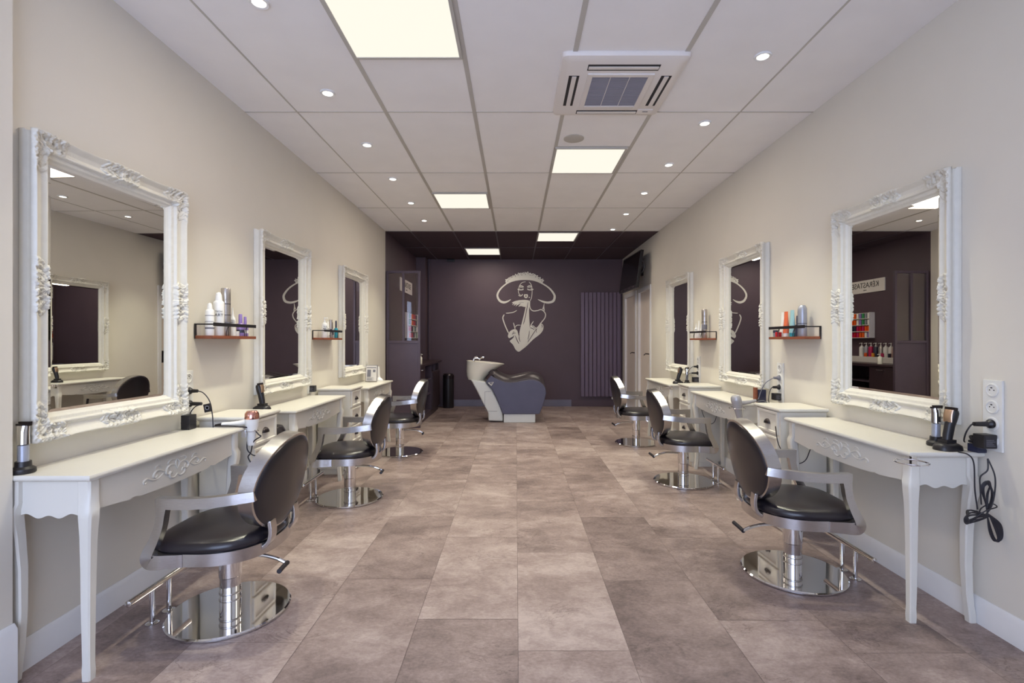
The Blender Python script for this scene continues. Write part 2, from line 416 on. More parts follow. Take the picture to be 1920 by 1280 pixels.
for i, y in enumerate((2.27, 3.10, 3.92, 4.74, 5.56, 6.37)):
    downlight(-1.175, y, 'lit round downlight in the left ceiling row, '+ORD[i])
for i, y in enumerate((2.70, 3.53, 4.36, 5.19, 6.04, 6.87)):
    downlight(1.345, y, 'lit round downlight in the right ceiling row, '+ORD[i])
# cassette air conditioner
ac = thing('air_conditioner', 'white square ceiling cassette air conditioner with grey grille', 'air conditioner', (.60, 3.01, ZC))
def rrect(w, l, r, n=6):
    o = []
    for cx, cy, a in ((w-r, l-r, 0), (-w+r, l-r, PI/2), (-w+r, -l+r, PI), (w-r, -l+r, 1.5*PI)):
        for k in range(n+1): o.append((cx+r*math.cos(a+PI/2*k/n), cy+r*math.sin(a+PI/2*k/n)))
    return o
b = MB(); b.loft([[Vector((x*k, y*k, z)) for x, y in rrect(.35, .355, .03)] for k, z in ((1, 0), (1, -.012), (.985, -.022), (.9, -.034))]); b.build('panel', M['acwhite'], ac)
b = MB()
for k in range(30):
    y = -.165+k*.0115; b.box(-.16, y, -.040, .16, y+.007, -.0345)
b.box(-.165, -.17, -.036, .165, .19, -.0335); b.build('intake_grille', M['greypanel'], ac)
b = MB()
for x in (-.055, .055): b.box(x-.002, -.17, -.0425, x+.002, .185, -.034)
b.box(-.19, -.195, -.043, -.16, .215, -.033); b.box(.16, -.195, -.043, .19, .215, -.033); b.box(-.16, -.195, -.043, .16, -.168, -.033); b.box(-.16, .185, -.043, .16, .215, -.033)
b.build('grille_frame', M['acwhite'], ac, bev=.002)
for (x0, y0, x1, y1) in ((-.20, -.285, .20, -.225), (-.20, .255, .20, .305), (-.295, -.17, -.235, .19), (.235, -.17, .295, .19)):
    b = MB(); b.box(x0, y0, -.0352, x1, y1, -.025); v = b.build('air_outlet', M['hole'], ac)
    b = MB()
    if x1-x0 > y1-y0:
        b.box(x0+.005, (y0+y1)/2-.012, -.039, x1-.005, (y0+y1)/2+.014, -.0335)
    else:
        b.box((x0+x1)/2-.012, y0+.005, -.039, (x0+x1)/2+.014, y1-.005, -.0335)
    b.build('louver', M['acwhite'], v, bev=.001)
b = MB(); b.box(.20, .24, -.039, .30, .30, -.028); b.build('receiver_cover', M['acwhite'], ac, bev=.003)
b = MB(); b.box(.235, .258, -.0405, .27, .268, -.0388); b.build('indicator', M['greyprint'], ac)
b = MB(); b.lathe([(.078, .0), (.078, -.004), (.07, -.006), (0, -.006)], seg=32)
tag(b.build('ceiling_speaker', M['tbar'], loc=(.445, 3.80, ZC)), 'flush round grey ceiling disc beyond the air conditioner', 'speaker')
b = MB(); b.box(-.07, -.03, -.045, .07, .03, 0)
tag(b.build('alarm_sensor', M['black'], loc=(-1.22, 9.31, 2.765), bev=.008), 'small black sensor box under dark ceiling at the back wall', 'sensor')

# ================================================================== MIRRORS
MW, MH, BAND = .83, 1.165, .096
def frame_mesh():
    rnd = random.Random(5); lobes = []; pits = []
    hw, hh = MW/2, MH/2
    def leaf(cx, cz, ang, l, w, h): lobes.append((cx, cz, math.cos(ang), math.sin(ang), l, w, h))
    def spray(cx, cz, dx, dz, ix, iz, n=6):
        """leaves running from (cx,cz) along (dx,dz); (ix,iz) points inwards across the moulding"""
        base = math.atan2(dz, dx); inn = math.atan2(iz, ix)
        for k in range(n):
            a = .016+.0195*k; fall = 1-k/(n+2.5)
            for acr, sg in ((.010, -1), (.028, 1), (.046, -1), (.064, 1)):
                if acr > .06 and k > 3: continue
                aa = a+rnd.uniform(-.006, .006); ac_ = acr+rnd.uniform(-.005, .005)
                turn = sg*rnd.uniform(.35, .9); turn = turn if math.sin(inn-base) > 0 else -turn
                leaf(cx+dx*aa+ix*ac_, cz+dz*aa+iz*ac_, base+turn, rnd.uniform(.013, .021), rnd.uniform(.0055, .008), (.0075+.0105*fall)*rnd.uniform(.75, 1.15))
    for sx in (-1, 1):
        for sz in (-1, 1):
            cx, cz = sx*hw, sz*hh
            spray(cx, cz, -sx, 0, 0, -sz, 7); spray(cx, cz, 0, -sz, -sx, 0, 7)
            d = math.atan2(-sz, -sx)
            leaf(cx-sx*.045, cz-sz*.045, d, .05, .014, .018)
            for q in (-.7, .7, -1.25, 1.25): leaf(cx-sx*.03+.02*math.cos(d+q), cz-sz*.03+.02*math.sin(d+q), d+q, .03, .009, .016)
            for a_, b_ in ((.045, .022), (.085, .026), (.022, .05), (.026, .09)): pits.append((cx-sx*a_, cz-sz*b_, .0065))
    for sz in (-1, 1):
        for s2 in (-1, 1): spray(0, sz*hh, s2, 0, 0, -sz, 5)
        leaf(0, sz*(hh-.04), PI/2, .04, .014, .018); pits.append((.03, sz*(hh-.03), .006)); pits.append((-.035, sz*(hh-.03), .006))
    for sx in (-1, 1):
        for s2 in (-1, 1): spray(sx*hw, 0, 0, s2, -sx, 0, 5)
        leaf(sx*(hw-.04), 0, 0, .04, .014, .018); pits.append((sx*(hw-.03), .03, .006)); pits.append((sx*(hw-.03), -.035, .006))
    # profile: (inset from outer edge, height off wall)
    side = [(0, 0), (0, .020), (.006, .023), (.006, .040), (0, .044)]
    T = np.linspace(0, 1, 46)
    kp = np.array([(0, .056), (.04, .063), (.10, .060), (.28, .042), (.48, .036), (.58, .044), (.64, .048), (.69, .046), (.72, .034), (.78, .031), (.86, .029), (.90, .025), (.93, .019), (1.0, .014)])
    face = [(t*BAND, float(np.interp(t, kp[:, 0], kp[:, 1]))) for t in T]
    rows = side+face+[(BAND+.004, .010)]
    ns = {0: 300, 1: 420}
    allp = []; cnt = None
    for inset, hgt in rows:
        ox, oz = hw-inset, hh-inset; pts = []
        for sd, (A, B) in enumerate((((-ox, -oz), (ox, -oz)), ((ox, -oz), (ox, oz)), ((ox, oz), (-ox, oz)), ((-ox, oz), (-ox, -oz)))):
            n = ns[sd % 2]
            for k in range(n):
                f = k/n; pts.append((A[0]+(B[0]-A[0])*f, A[1]+(B[1]-A[1])*f, sd, f))
        allp.append((inset, hgt, np.array(pts)))
    bm = bmesh.new(); prev = None
    for ri, (inset, hgt, P) in enumerate(allp):
        x, z = P[:, 0].copy(), P[:, 1].copy(); t = inset/BAND
        h = np.full(len(x), hgt)
        # scalloped outer outline (bulges at corners and middles)
        f = P[:, 3]; L = np.where(P[:, 2] % 2 == 0, MW, MH); s = f*L
        cd = np.minimum(s, L-s); md = np.abs(s-L/2)
        sw = np.exp(-(cd/.14)**4)+.8*np.exp(-(md/.10)**4)
        isface = ri >= len(side)
        if isface:
            sw2 = sw*(1+.18*np.sin(s*2*PI/.028))
            out = .009*(sw2-.45)*max(0, 1-t)**2
            nx = np.where(P[:, 2] == 1, 1, np.where(P[:, 2] == 3, -1, 0)); nz = np.where(P[:, 2] == 0, -1, np.where(P[:, 2] == 2, 1, 0))
            cf = np.clip(cd/.012, 0, 1)
            x += nx*out*cf; z += nz*out*cf
            rel = np.zeros(len(x))
            for (cx, cz, ca, sa, l, w, hh_) in lobes:
                u = ((x-cx)*ca+(z-cz)*sa)/l; v = (-(x-cx)*sa+(z-cz)*ca)/w
                q = 1-u*u-v*v; ok = q > 0
                if ok.any():
                    val = np.zeros(len(x)); val[ok] = hh_*np.sqrt(q[ok])*(1-.5*np.exp(-(v[ok]/.2)**2))*(1+.18*np.sin(u[ok]*9+np.abs(v[ok])*5)); rel = np.maximum(rel, val)
            if t < .80:
                h = h+rel*(1 if t > .16 else .35+.65*t/.16)*min(1, (.80-t)/.10)*(.75+.25*np.where(P[:, 2] % 2 == 0, 1, .2))
                if t < .7: h = h+(.0016*np.sin(x*430+3*np.sin(z*120))*np.sin(z*390+2*np.sin(x*150))+.0012*np.sin(x*760)*np.sin(z*700))*np.clip(sw, 0, 1)
            if .74 < t < .88: h = h+.0016*np.abs(np.sin(s*PI/.0095))
            if .02 < t < .10: h = h+.0008*np.sin(s*2*PI/.014)*np.clip(sw, 0, 1)
            for (cx, cz, r) in pits:
                d = np.hypot(x-cx, z-cz); h = h-.022*np.exp(-(d/r)**4)
        cur = [bm.verts.new((float(a), -float(c), float(bb)+MH/2)) for a, bb, c in zip(x, z, h)]
        if prev:
            n = len(cur)
            for k in range(n):
                q = bm.faces.new((prev[k], prev[(k+1) % n], cur[(k+1) % n], cur[k])); q.smooth = True
        prev = cur
    bmesh.ops.recalc_face_normals(bm, faces=bm.faces)
    me = bpy.data.meshes.new('frame'); bm.to_mesh(me); bm.free(); me.materials.append(M['frame']); return me
FRAME = frame_mesh()
def make_mirror(label, side, yc, z0=.846, yaw=0):
    loc, rz = wallspot(side, yc, z0, .001+abs(yaw)*MW/2)
    r = thing('wall_mirror', label, 'mirror', loc, rz+yaw, 'white ornate framed mirrors')
    o = bpy.data.objects.new('frame', FRAME); COL.objects.link(o); o.parent = r
    b = MB(); hx, hz = MW/2-BAND-.001, MH/2-BAND-.001; bv = .014
    R = [[Vector((sx*(hx-i), -n, MH/2+sz*(hz-i))) for sx, sz in ((-1, -1), (1, -1), (1, 1), (-1, 1))] for i, n in ((0, .004), (0, .0105), (bv, .0118))]
    b.loft(R); b.build('mirror_glass', M['mirror'], r, ang=.02)
    return r
make_mirror('big ornate white mirror on the left wall nearest the camera', LEFT, 2.245, yaw=-.020)
make_mirror('ornate white mirror in the middle of the left wall', LEFT, 3.885)
make_mirror('ornate white mirror on the left wall farthest from the camera', LEFT, 5.545)
make_mirror('big ornate white mirror on the right wall nearest the camera', RIGHT, 2.655)
make_mirror('ornate white mirror in the middle of the right wall', RIGHT, 4.345)
make_mirror('ornate white mirror on the right wall farthest from the camera', RIGHT, 6.035)

# ================================================================== CONSOLE TABLES
TH = .745; TL = 1.0; TD = .325
def apron_low(u, belly=.035):
    """bottom height of the apron, u in 0..1"""
    a = abs(u-.5)*2
    if a > .62: return .590+.018*((a-.62)/.38)**.8
    if a > .52: return .590+.008*math.sin((a-.52)/.10*PI)
    return .590-.006*math.cos(a/.52*PI/2)
def make_table():
    r = thing('console_table', 'table', 'table')
    b = MB()
    pr = [(0, 0), (.004, 0), (.012, .006), (.018, .012), (.018, .017), (.014, .021), (0, .021)]
    rings = []
    for o_, z in ((.000, TH-.024), (.010, TH-.020), (.016, TH-.013), (.016, TH-.007), (.012, TH)):
        hx = TL/2-.018+o_; rings.append([Vector((-hx, 0, z)), Vector((hx, 0, z)), Vector((hx, -TD+.018-o_, z)), Vector((-hx, -TD+.018-o_, z))])
    b.loft(rings); b.build('tabletop', M['wood_white'], r, ang=.9)
    n = 60; x0 = TL/2-.06
    b = MB(); top = TH-.023
    out = [(-x0, top), (x0, top)]+[(x0-2*x0*k/n, apron_low(1-k/n)) for k in range(n+1)]
    b.prism(out, -TD+.032, -TD+.052, lambda a, bb, d: (a, d, bb)); ap = b.build('front_apron', M['wood_white'], r)
    # raised scroll carving
    b = MB(); yc = -TD+.0315
    def scroll(pts, rad):
        for sx in (-1, 1):
            P = spline([(sx*p[0], yc, p[1]) for p in pts], 6); k = len(P)
            b.tube(P, [rad*(.45+.75*math.sin(PI*min(1, (i+.6)/(k+.2)))) for i in range(k)], 6)
    scroll([(.0, .655), (.03, .672), (.06, .668), (.075, .648), (.06, .634), (.047, .646), (.055, .655)], .0042)
    scroll([(.0, .625), (.02, .612), (.045, .618), (.05, .634), (.036, .640), (.03, .63)], .004)
    scroll([(.06, .640), (.10, .662), (.13, .668), (.15, .652), (.138, .640), (.126, .65)], .004)
    scroll([(.09, .648), (.12, .634), (.155, .635), (.185, .648), (.205, .642), (.20, .630), (.19, .634)], .0035)
    scroll([(.0, .69), (.012, .676), (.008, .66), (.0, .645)], .004)
    scroll([(.02, .69), (.045, .693), (.06, .683), (.05, .675)], .0035)
    scroll([(.10, .672), (.115, .688), (.135, .686), (.14, .676)], .003)
    for i in range(7): b.lathe([(0.0001, -.003), (.006, -.002), (.007, 0)], (0, 0, 0), 10, Matrix.Translation((-.06+.02*i, yc, .648+.012*math.cos(i*1.05))) @ Matrix.Rotation(PI/2, 4, 'X'))
    b.build('scroll_carving', M['wood_white'], ap)
    for sx in (-1, 1):
        b = MB(); y0, y1 = -TD+.06, -.03; m_ = 30
        out = [(y0, top), (y1, top)]+[(y1+(y0-y1)*k/m_, .600-.012*math.cos((k/m_-.5)*PI)*1.0+.006*math.cos((k/m_-.5)*6*PI)) for k in range(m_+1)]
        b.prism(out, sx*(TL/2-.034), sx*(TL/2-.052), lambda a, bb, d: (d, a, bb)); b.build('side_apron', M['wood_white'], r)
    # cabriole legs
    prof = [(.0, .020, -.004), (.03, .0215, -.003), (.06, .0195, -.001), (.12, .0205, .003), (.25, .0225, .006), (.40, .0245, .005), (.52, .0275, -.001), (.585, .032, -.007), (.615, .033, -.007), (.64, .031, 0), (.70, .031, 0), (top, .031, 0)]
    for sx in (-1, 1):
        for fy, cy in ((-1, -TD+.043), (1, -.030)):
            b = MB(); rings = []
            for z, hw, o_ in prof:
                hw *= .76; cx_ = sx*(TL/2-.045)-sx*o_; c_y = cy-fy*o_; c_ = hw*.28
                rings.append([Vector((cx_+p*1.0, c_y+q, z)) for p, q in ((-hw+c_, -hw), (hw-c_, -hw), (hw, -hw+c_), (hw, hw-c_), (hw-c_, hw), (-hw+c_, hw), (-hw, hw-c_), (-hw, -hw+c_))])
            b.loft(rings); b.build('leg', M['wood_white'], r, ang=.75)
    return r
TABLES = {('L', 0): 2.255, ('L', 1): 3.905, ('L', 2): 5.60, ('R', 0): 2.625, ('R', 1): 4.295, ('R', 2): 5.98}
TLAB = {('L', 0): 'white console table under the nearest left mirror, silver trimmer at its near end',
        ('L', 1): 'white console table under the middle left mirror, black clipper at its near end',
        ('L', 2): 'white console table under the far left mirror, holding a small framed notice',
        ('R', 0): 'white console table under the nearest right mirror with clippers and cable bundle',
        ('R', 1): 'white console table under the middle right mirror, grey hair dryer hung at its near end',
        ('R', 2): 'white console table under the far right mirror beside the doors'}
t0 = make_table(); first = True
for k, y in TABLES.items():
    o = t0 if first else copy_tree(t0); first = False
    loc, rz = wallspot(LEFT if k[0] == 'L' else RIGHT, y, 0, .003); o.location = loc; o.rotation_euler.z = rz
    tag(o, TLAB[k], 'table', 'white console tables')
lg = [c for c in t0.children if c.name.startswith('leg')]; lg[1].location = (-.009, .0, 0)   # stands tight behind the wall return

# ================================================================== CHESTS OF DRAWERS
CW, CD, CH = .33, .30, .79
def make_chest():
    r = thing('chest_of_drawers', 'chest', 'chest')
    b = MB(); b.box(-CW/2+.012, -CD, .05, CW/2-.012, -.004, CH-.025); b.box(-CW/2+.02, -CD+.02, 0, CW/2-.02, -.02, .05); b.build('body', M['wood_white'], r, bev=.002)
    b = MB(); rings = []
    for o_, z in ((-.004, CH-.026), (.006, CH-.020), (.012, CH-.013), (.012, CH-.006), (.009, CH)):
        hx = CW/2-.008+o_; rings.append([Vector((-hx, 0, z)), Vector((hx, 0, z)), Vector((hx, -CD-o_-.006, z)), Vector((-hx, -CD-o_-.006, z))])
    b.loft(rings); b.build('top', M['wood_white'], r, ang=.9)
    for zc in (.690, .527, .364, .201):
        b = MB(); hw, hh = CW/2-.032, .074; y = -CD
        rings = [[Vector((sx*(hw-i), y-n, zc+sz*(hh-i))) for sx, sz in ((-1, -1), (1, -1), (1, 1), (-1, 1))] for i, n in ((0, -.004), (0, .010), (.004, .013), (.016, .013), (.021, .007), (.028, .005))]
        b.loft(rings); d = b.build('drawer', M['wood_white'], r, ang=.5)
        b = MB(); seg = 16; rr = []   # cup pull: quarter dome open below
        for j in range(7):
            a = j/6*PI/2
            rr.append([Vector((.034*math.cos(a)*math.cos(PI*k/seg)+0, y-.005-.024*math.sin(a) if False else y-.005-.022*math.cos(a)*math.sin(PI*k/seg)*1.0, zc-.014+.030*math.sin(a))) for k in range(seg+1)])
        V = [[b.bm.verts.new(p) for p in q] for q in rr]
        for j in range(6):
            for k in range(seg): b._f((V[j][k], V[j][k+1], V[j+1][k+1], V[j+1][k]))
        b.box(-.035, y-.0075, zc-.015, .035, y-.004, zc-.0125)
        b.build('cup_pull', M['pewter'], d)
    return r
c0 = make_chest(); first = True
for side, y, lab in ((LEFT, 2.996, 'white chest of drawers on the left between the nearest and middle tables'),
                     (LEFT, 4.70, 'white chest of drawers on the left between the middle and far tables'),
                     (RIGHT, 3.335, 'white chest of drawers on the right between the nearest and middle tables'),
                     (RIGHT, 4.985, 'white chest of drawers on the right between the middle and far tables')):
    o = c0 if first else copy_tree(c0); first = False
    loc, rz = wallspot(side, y, 0, .016); o.location = loc; o.rotation_euler.z = rz; tag(o, lab, 'chest of drawers', 'white chests of drawers')

# ================================================================== STYLING CHAIRS (local +x = the way the sitter faces)
def sell(rx, ry, n, N=48, x0=0):
    o = []
    for k in range(N):
        a = 2*PI*k/N; c, s_ = math.cos(a), math.sin(a)
        o.append((x0+rx*math.copysign(abs(c)**(2/n), c), ry*math.copysign(abs(s_)**(2/n), s_)))
    return o
def make_chair():
    r = thing('styling_chair', 'chair', 'chair')
    b = MB(); b.lathe([(0.001, 0), (.245, 0), (.252, .003), (.252, .009), (.246, .014), (.06, .0155), (.0001, .0155)], seg=72); b.build('base_plate', M['chrome'], r)
    b = MB(); b.lathe([(.044, .014), (.044, .155), (.0445, .16), (.0475, .163), (.0475, .305), (.001, .305)], seg=40); cl = b.build('column', M['chrome'], r)
    b = MB(); b.lathe([(.0452, .055), (.0462, .057), (.0462, .062), (.0452, .064)], seg=40); b.lathe([(.0452, .085), (.0462, .087), (.0462, .092), (.0452, .094)], seg=40); b.build('collar', M['steel'], cl)
    # pump lever
    b = MB(); b.tube(spline([(-.042, .0, .247), (-.09, 0, .252), (-.15, 0, .25), (-.21, 0, .236), (-.255, 0, .215)], 6), .0085, 10)
    b.cyl((-.036, -.016, .247), (-.036, .016, .247), .014); lv = b.build('pump_lever', M['chrome'], r)
    b = MB(); b.tube([(-.256, -.006, .214), (-.262, .05, .219), (-.268, .098, .222)], .0105, 12); b.build('lever_grip', M['rubber'], lv)
    # seat: round at the back, squarer in front
    def seat(k, x0=.0):
        o = []
        for q in range(64):
            a = 2*PI*q/64; c, s_ = math.cos(a), math.sin(a); n = 3.4 if c > 0 else 2.3
            o.append((x0+.238*k*math.copysign(abs(c)**(2/n), c), .252*k*math.copysign(abs(s_)**(2/n), s_)))
        return o
    b = MB(); b.loft([[Vector((x, y, z)) for x, y in seat(k)] for k, z in ((.5, .308), (.975, .308), (1.0, .309), (1.0, .360), (.975, .361), (.9, .361))]); b.build('seat_frame', M['steel'], r)
    b = MB(); rings = []
    for k, z in ((.90, .352), (.955, .357), (.985, .366), (.99, .378), (.975, .390), (.93, .400), (.84, .407), (.65, .413), (.4, .417), (.2, .418), (.02, .4185)):
        rings.append([Vector((x, y, z)) for x, y in seat(k, .004)])
    b.loft(rings); b.build('seat_cushion', M['leather'], r)
    # backrest (oval, leaning back) : local frame u = y, v = up the back, n = forwards
    tilt = math.radians(10); C0 = Vector((-.236, 0, .603)); V_ = Vector((-math.sin(tilt), 0, math.cos(tilt))); N_ = Vector((math.cos(tilt), 0, math.sin(tilt)))
    RY, RZ = .245, .199; NN = 56
    def bk(u, v, n):
        n2 = n+.03*(u/RY)**2*1.0      # slight wrap round the sitter
        return C0+Vector((0, u, 0))+V_*v+N_*n2
    def ring(k, n, d=0): return [bk((RY*k+d)*math.cos(2*PI*i/NN), (RZ*k+d)*math.sin(2*PI*i/NN), n) for i in range(NN)]
    b = MB(); b.loft([ring(1, -.030, -.002), ring(1, -.030, .008), ring(1, .030, .008), ring(1, .030, -.002)], closed=True); bf = b.build('backrest_ring', M['steel'], r)
    b = MB(); b.loft([ring(1, -.020), ring(1, .024), ring(.985, .036), ring(.94, .044), ring(.8, .050), ring(.5, .054), ring(.2, .055), ring(.02, .055)]); b.build('backrest_cushion', M['leather'], r)
    b = MB(); b.loft([ring(1, -.019), ring(1, -.026), ring(.985, -.034), ring(.94, -.039), ring(.8, -.043), ring(.5, -.046), ring(.2, -.047), ring(.02, -.047)]); b.build('back_cover', M['leather'], r)
    # straps from seat frame up to the back
    for s_ in (-1, 1):
        b = MB(); P = [(-.10, .330), (-.18, .330), (-.222, .344), (-.242, .374), (-.246, .41), (-.240, .452)]
        PP = [(q.x, q.y) for q in [Vector((p[0], p[1], 0)) for p in spline([(p[0], p[1], 0) for p in P], 5)]]
        b.ribbon(PP, .016, s_*.085, s_*.135, lambda a, bb, d: (a, d, bb)); b.build('back_strap', M['steel'], r, bev=.003)
    # armrests: one flat steel band each
    for s_ in (-1, 1):
        top = spline([(-.240, .594, 0), (-.15, .585, 0), (-.07, .576, 0), (.02, .571, 0), (.120, .573, 0)], 5)
        leg = spline([(.120, .573, 0), (.121, .53, 0), (.130, .48, 0), (.150, .425, 0), (.176, .372, 0), (.180, .346, 0), (.160, .334, 0), (.11, .334, 0), (.05, .3345, 0)], 5)
        ck = Vector((.120, .573, 0)); top = [p for p in top[:-1] if (p-ck).length > .045]+[ck]; leg = [ck]+[p for p in leg[1:] if (p-ck).length > .045]
        P = [(p.x, p.y) for p in top]+[(p.x, p.y) for p in leg[1:]]
        n1 = len(top); n2 = len(leg)-1
        w = [.040+.004*i/(n1-1) for i in range(n1)]+[float(np.interp(i/(n2-1), [0, .25, .5, .66, .78, 1], [.034, .036, .046, .062, .056, .051])) for i in range(n2)]
        yc = [float(np.interp(i/(n1-1), [0, .25, .5, 1], [.236, .258, .262, .262])) for i in range(n1)]+[float(np.interp(i/(n2-1), [0, .5, .8, 1], [.262, .258, .250, .238])) for i in range(n2)]
        th = .017
        b = MB(); b.ribbon(P, w, [s_*(q-th) for q in yc], [s_*(q+th) for q in yc], lambda a, bb, d: (a, d, bb)); b.build('armrest', M['steel'], r, bev=.0025)
    return r
ch0 = make_chair(); first = True
for x, y, a, lab in ((-1.297, 2.255, PI, 'black and steel styling chair at the nearest left table, closest to the camera'),
                     (-1.294, 3.87, PI, 'black and steel styling chair at the middle left table'),
                     (-1.275, 5.46, PI, 'black and steel styling chair at the far left table beside the dark partition'),
                     (1.466, 2.626, 0, 'black and steel styling chair at the nearest right table'),
                     (1.462, 4.33, 0, 'black and steel styling chair at the middle right table'),
                     (1.45, 5.97, 0, 'black and steel styling chair at the far right table near the doors')):
    o = ch0 if first else copy_tree(ch0); first = False
    o.location = (x, y, .001); o.rotation_euler.z = a+{2.626: -.06, 4.33: -.03}.get(y, 0); tag(o, lab, 'chair', 'black styling chairs')
# footrests standing on the floor in front of the chairs
def make_footrest():
    r = thing('footrest', 'f', 'footrest')
    b = MB(); b.tube([(0, -.19, .155), (0, -.188, .155), (0, .188, .155), (0, .19, .155)], [.009, .013, .013, .009], 14); b.build('foot_bar', M['chrome'], r)
    for y in (-.052, .052):
        b = MB(); b.cyl((0, y, .004), (0, y, .15), .0105, 14); p = b.build('post', M['chrome'], r)
        b = MB(); b.lathe([(.026, 0), (.026, .004), (.023, .006), (.011, .008)], (0, y, 0), 24); b.build('flange', M['chrome'], p)
    return r
f0 = make_footrest(); first = True
for x, y, lab in ((-1.574, 2.20, 'chrome bar footrest on two posts before the nearest left chair'), (-1.574, 3.85, 'chrome bar footrest on two posts before the middle left chair'),
                  (1.745, 2.60, 'chrome bar footrest on two posts before the nearest right chair'), (1.742, 4.32, 'chrome bar footrest on two posts before the middle right chair')):
    o = f0 if first else copy_tree(f0); first = False
    o.location = (x, y, .001); tag(o, lab, 'footrest', 'chrome footrests')

# ================================================================== PRODUCT SHELVES
def make_shelf():
    r = thing('wall_shelf', 's', 'shelf'); hw = .235; dp = .107
    b = MB(); b.box(-hw, -dp, 0, hw, -.001, .018); b.build('shelf_board', M['wood'], r, bev=.002)
    b = MB(); z = .083
    b.box(-hw+.004, -dp-.002, z-.010, hw-.004, -dp+.002, z+.010); b.build('front_rail', M['black'], r)
    for s_ in (-1, 1):
        b = MB(); x = s_*(hw-.004)
        b.box(x-.0025, -dp, z-.004, x+.0025, -.003, z+.004); b.box(x-.008, -.006, .0, x+.008, -.002, z+.004); b.build('end_bracket', M['black'], r)
    for x in (-.10, .10):
        b = MB(); b.tube(spline([(x+.022, -dp, z), (x+.004, -dp-.001, .06), (x-.008, -dp-.002, .035), (x-.006, -dp-.001, .018)], 5), .0022, 6); b.tube(spline([(x+.022, -dp, z), (x+.012, -dp-.002, .05), (x+.014, -dp-.001, .018)], 5), .0022, 6)
        b.build('rail_clip', M['black'], r)
    return r
SZ = 1.238
s0 = make_shelf(); first = True
for side, y, lab in ((LEFT, 3.065, 'brown wooden wall shelf with black rail on the left, nearer the camera'), (LEFT, 4.705, 'brown wooden wall shelf with black rail on the left, farther away'),
                     (RIGHT, 3.505, 'brown wooden wall shelf with black rail on the right, nearer the camera'), (RIGHT, 5.205, 'brown wooden wall shelf with black rail on the right, farther away')):
    o = s0 if first else copy_tree(s0); first = False
    loc, rz = wallspot(side, y, SZ, .001); o.location = loc; o.rotation_euler.z = rz; tag(o, lab, 'shelf', 'wooden product shelves')

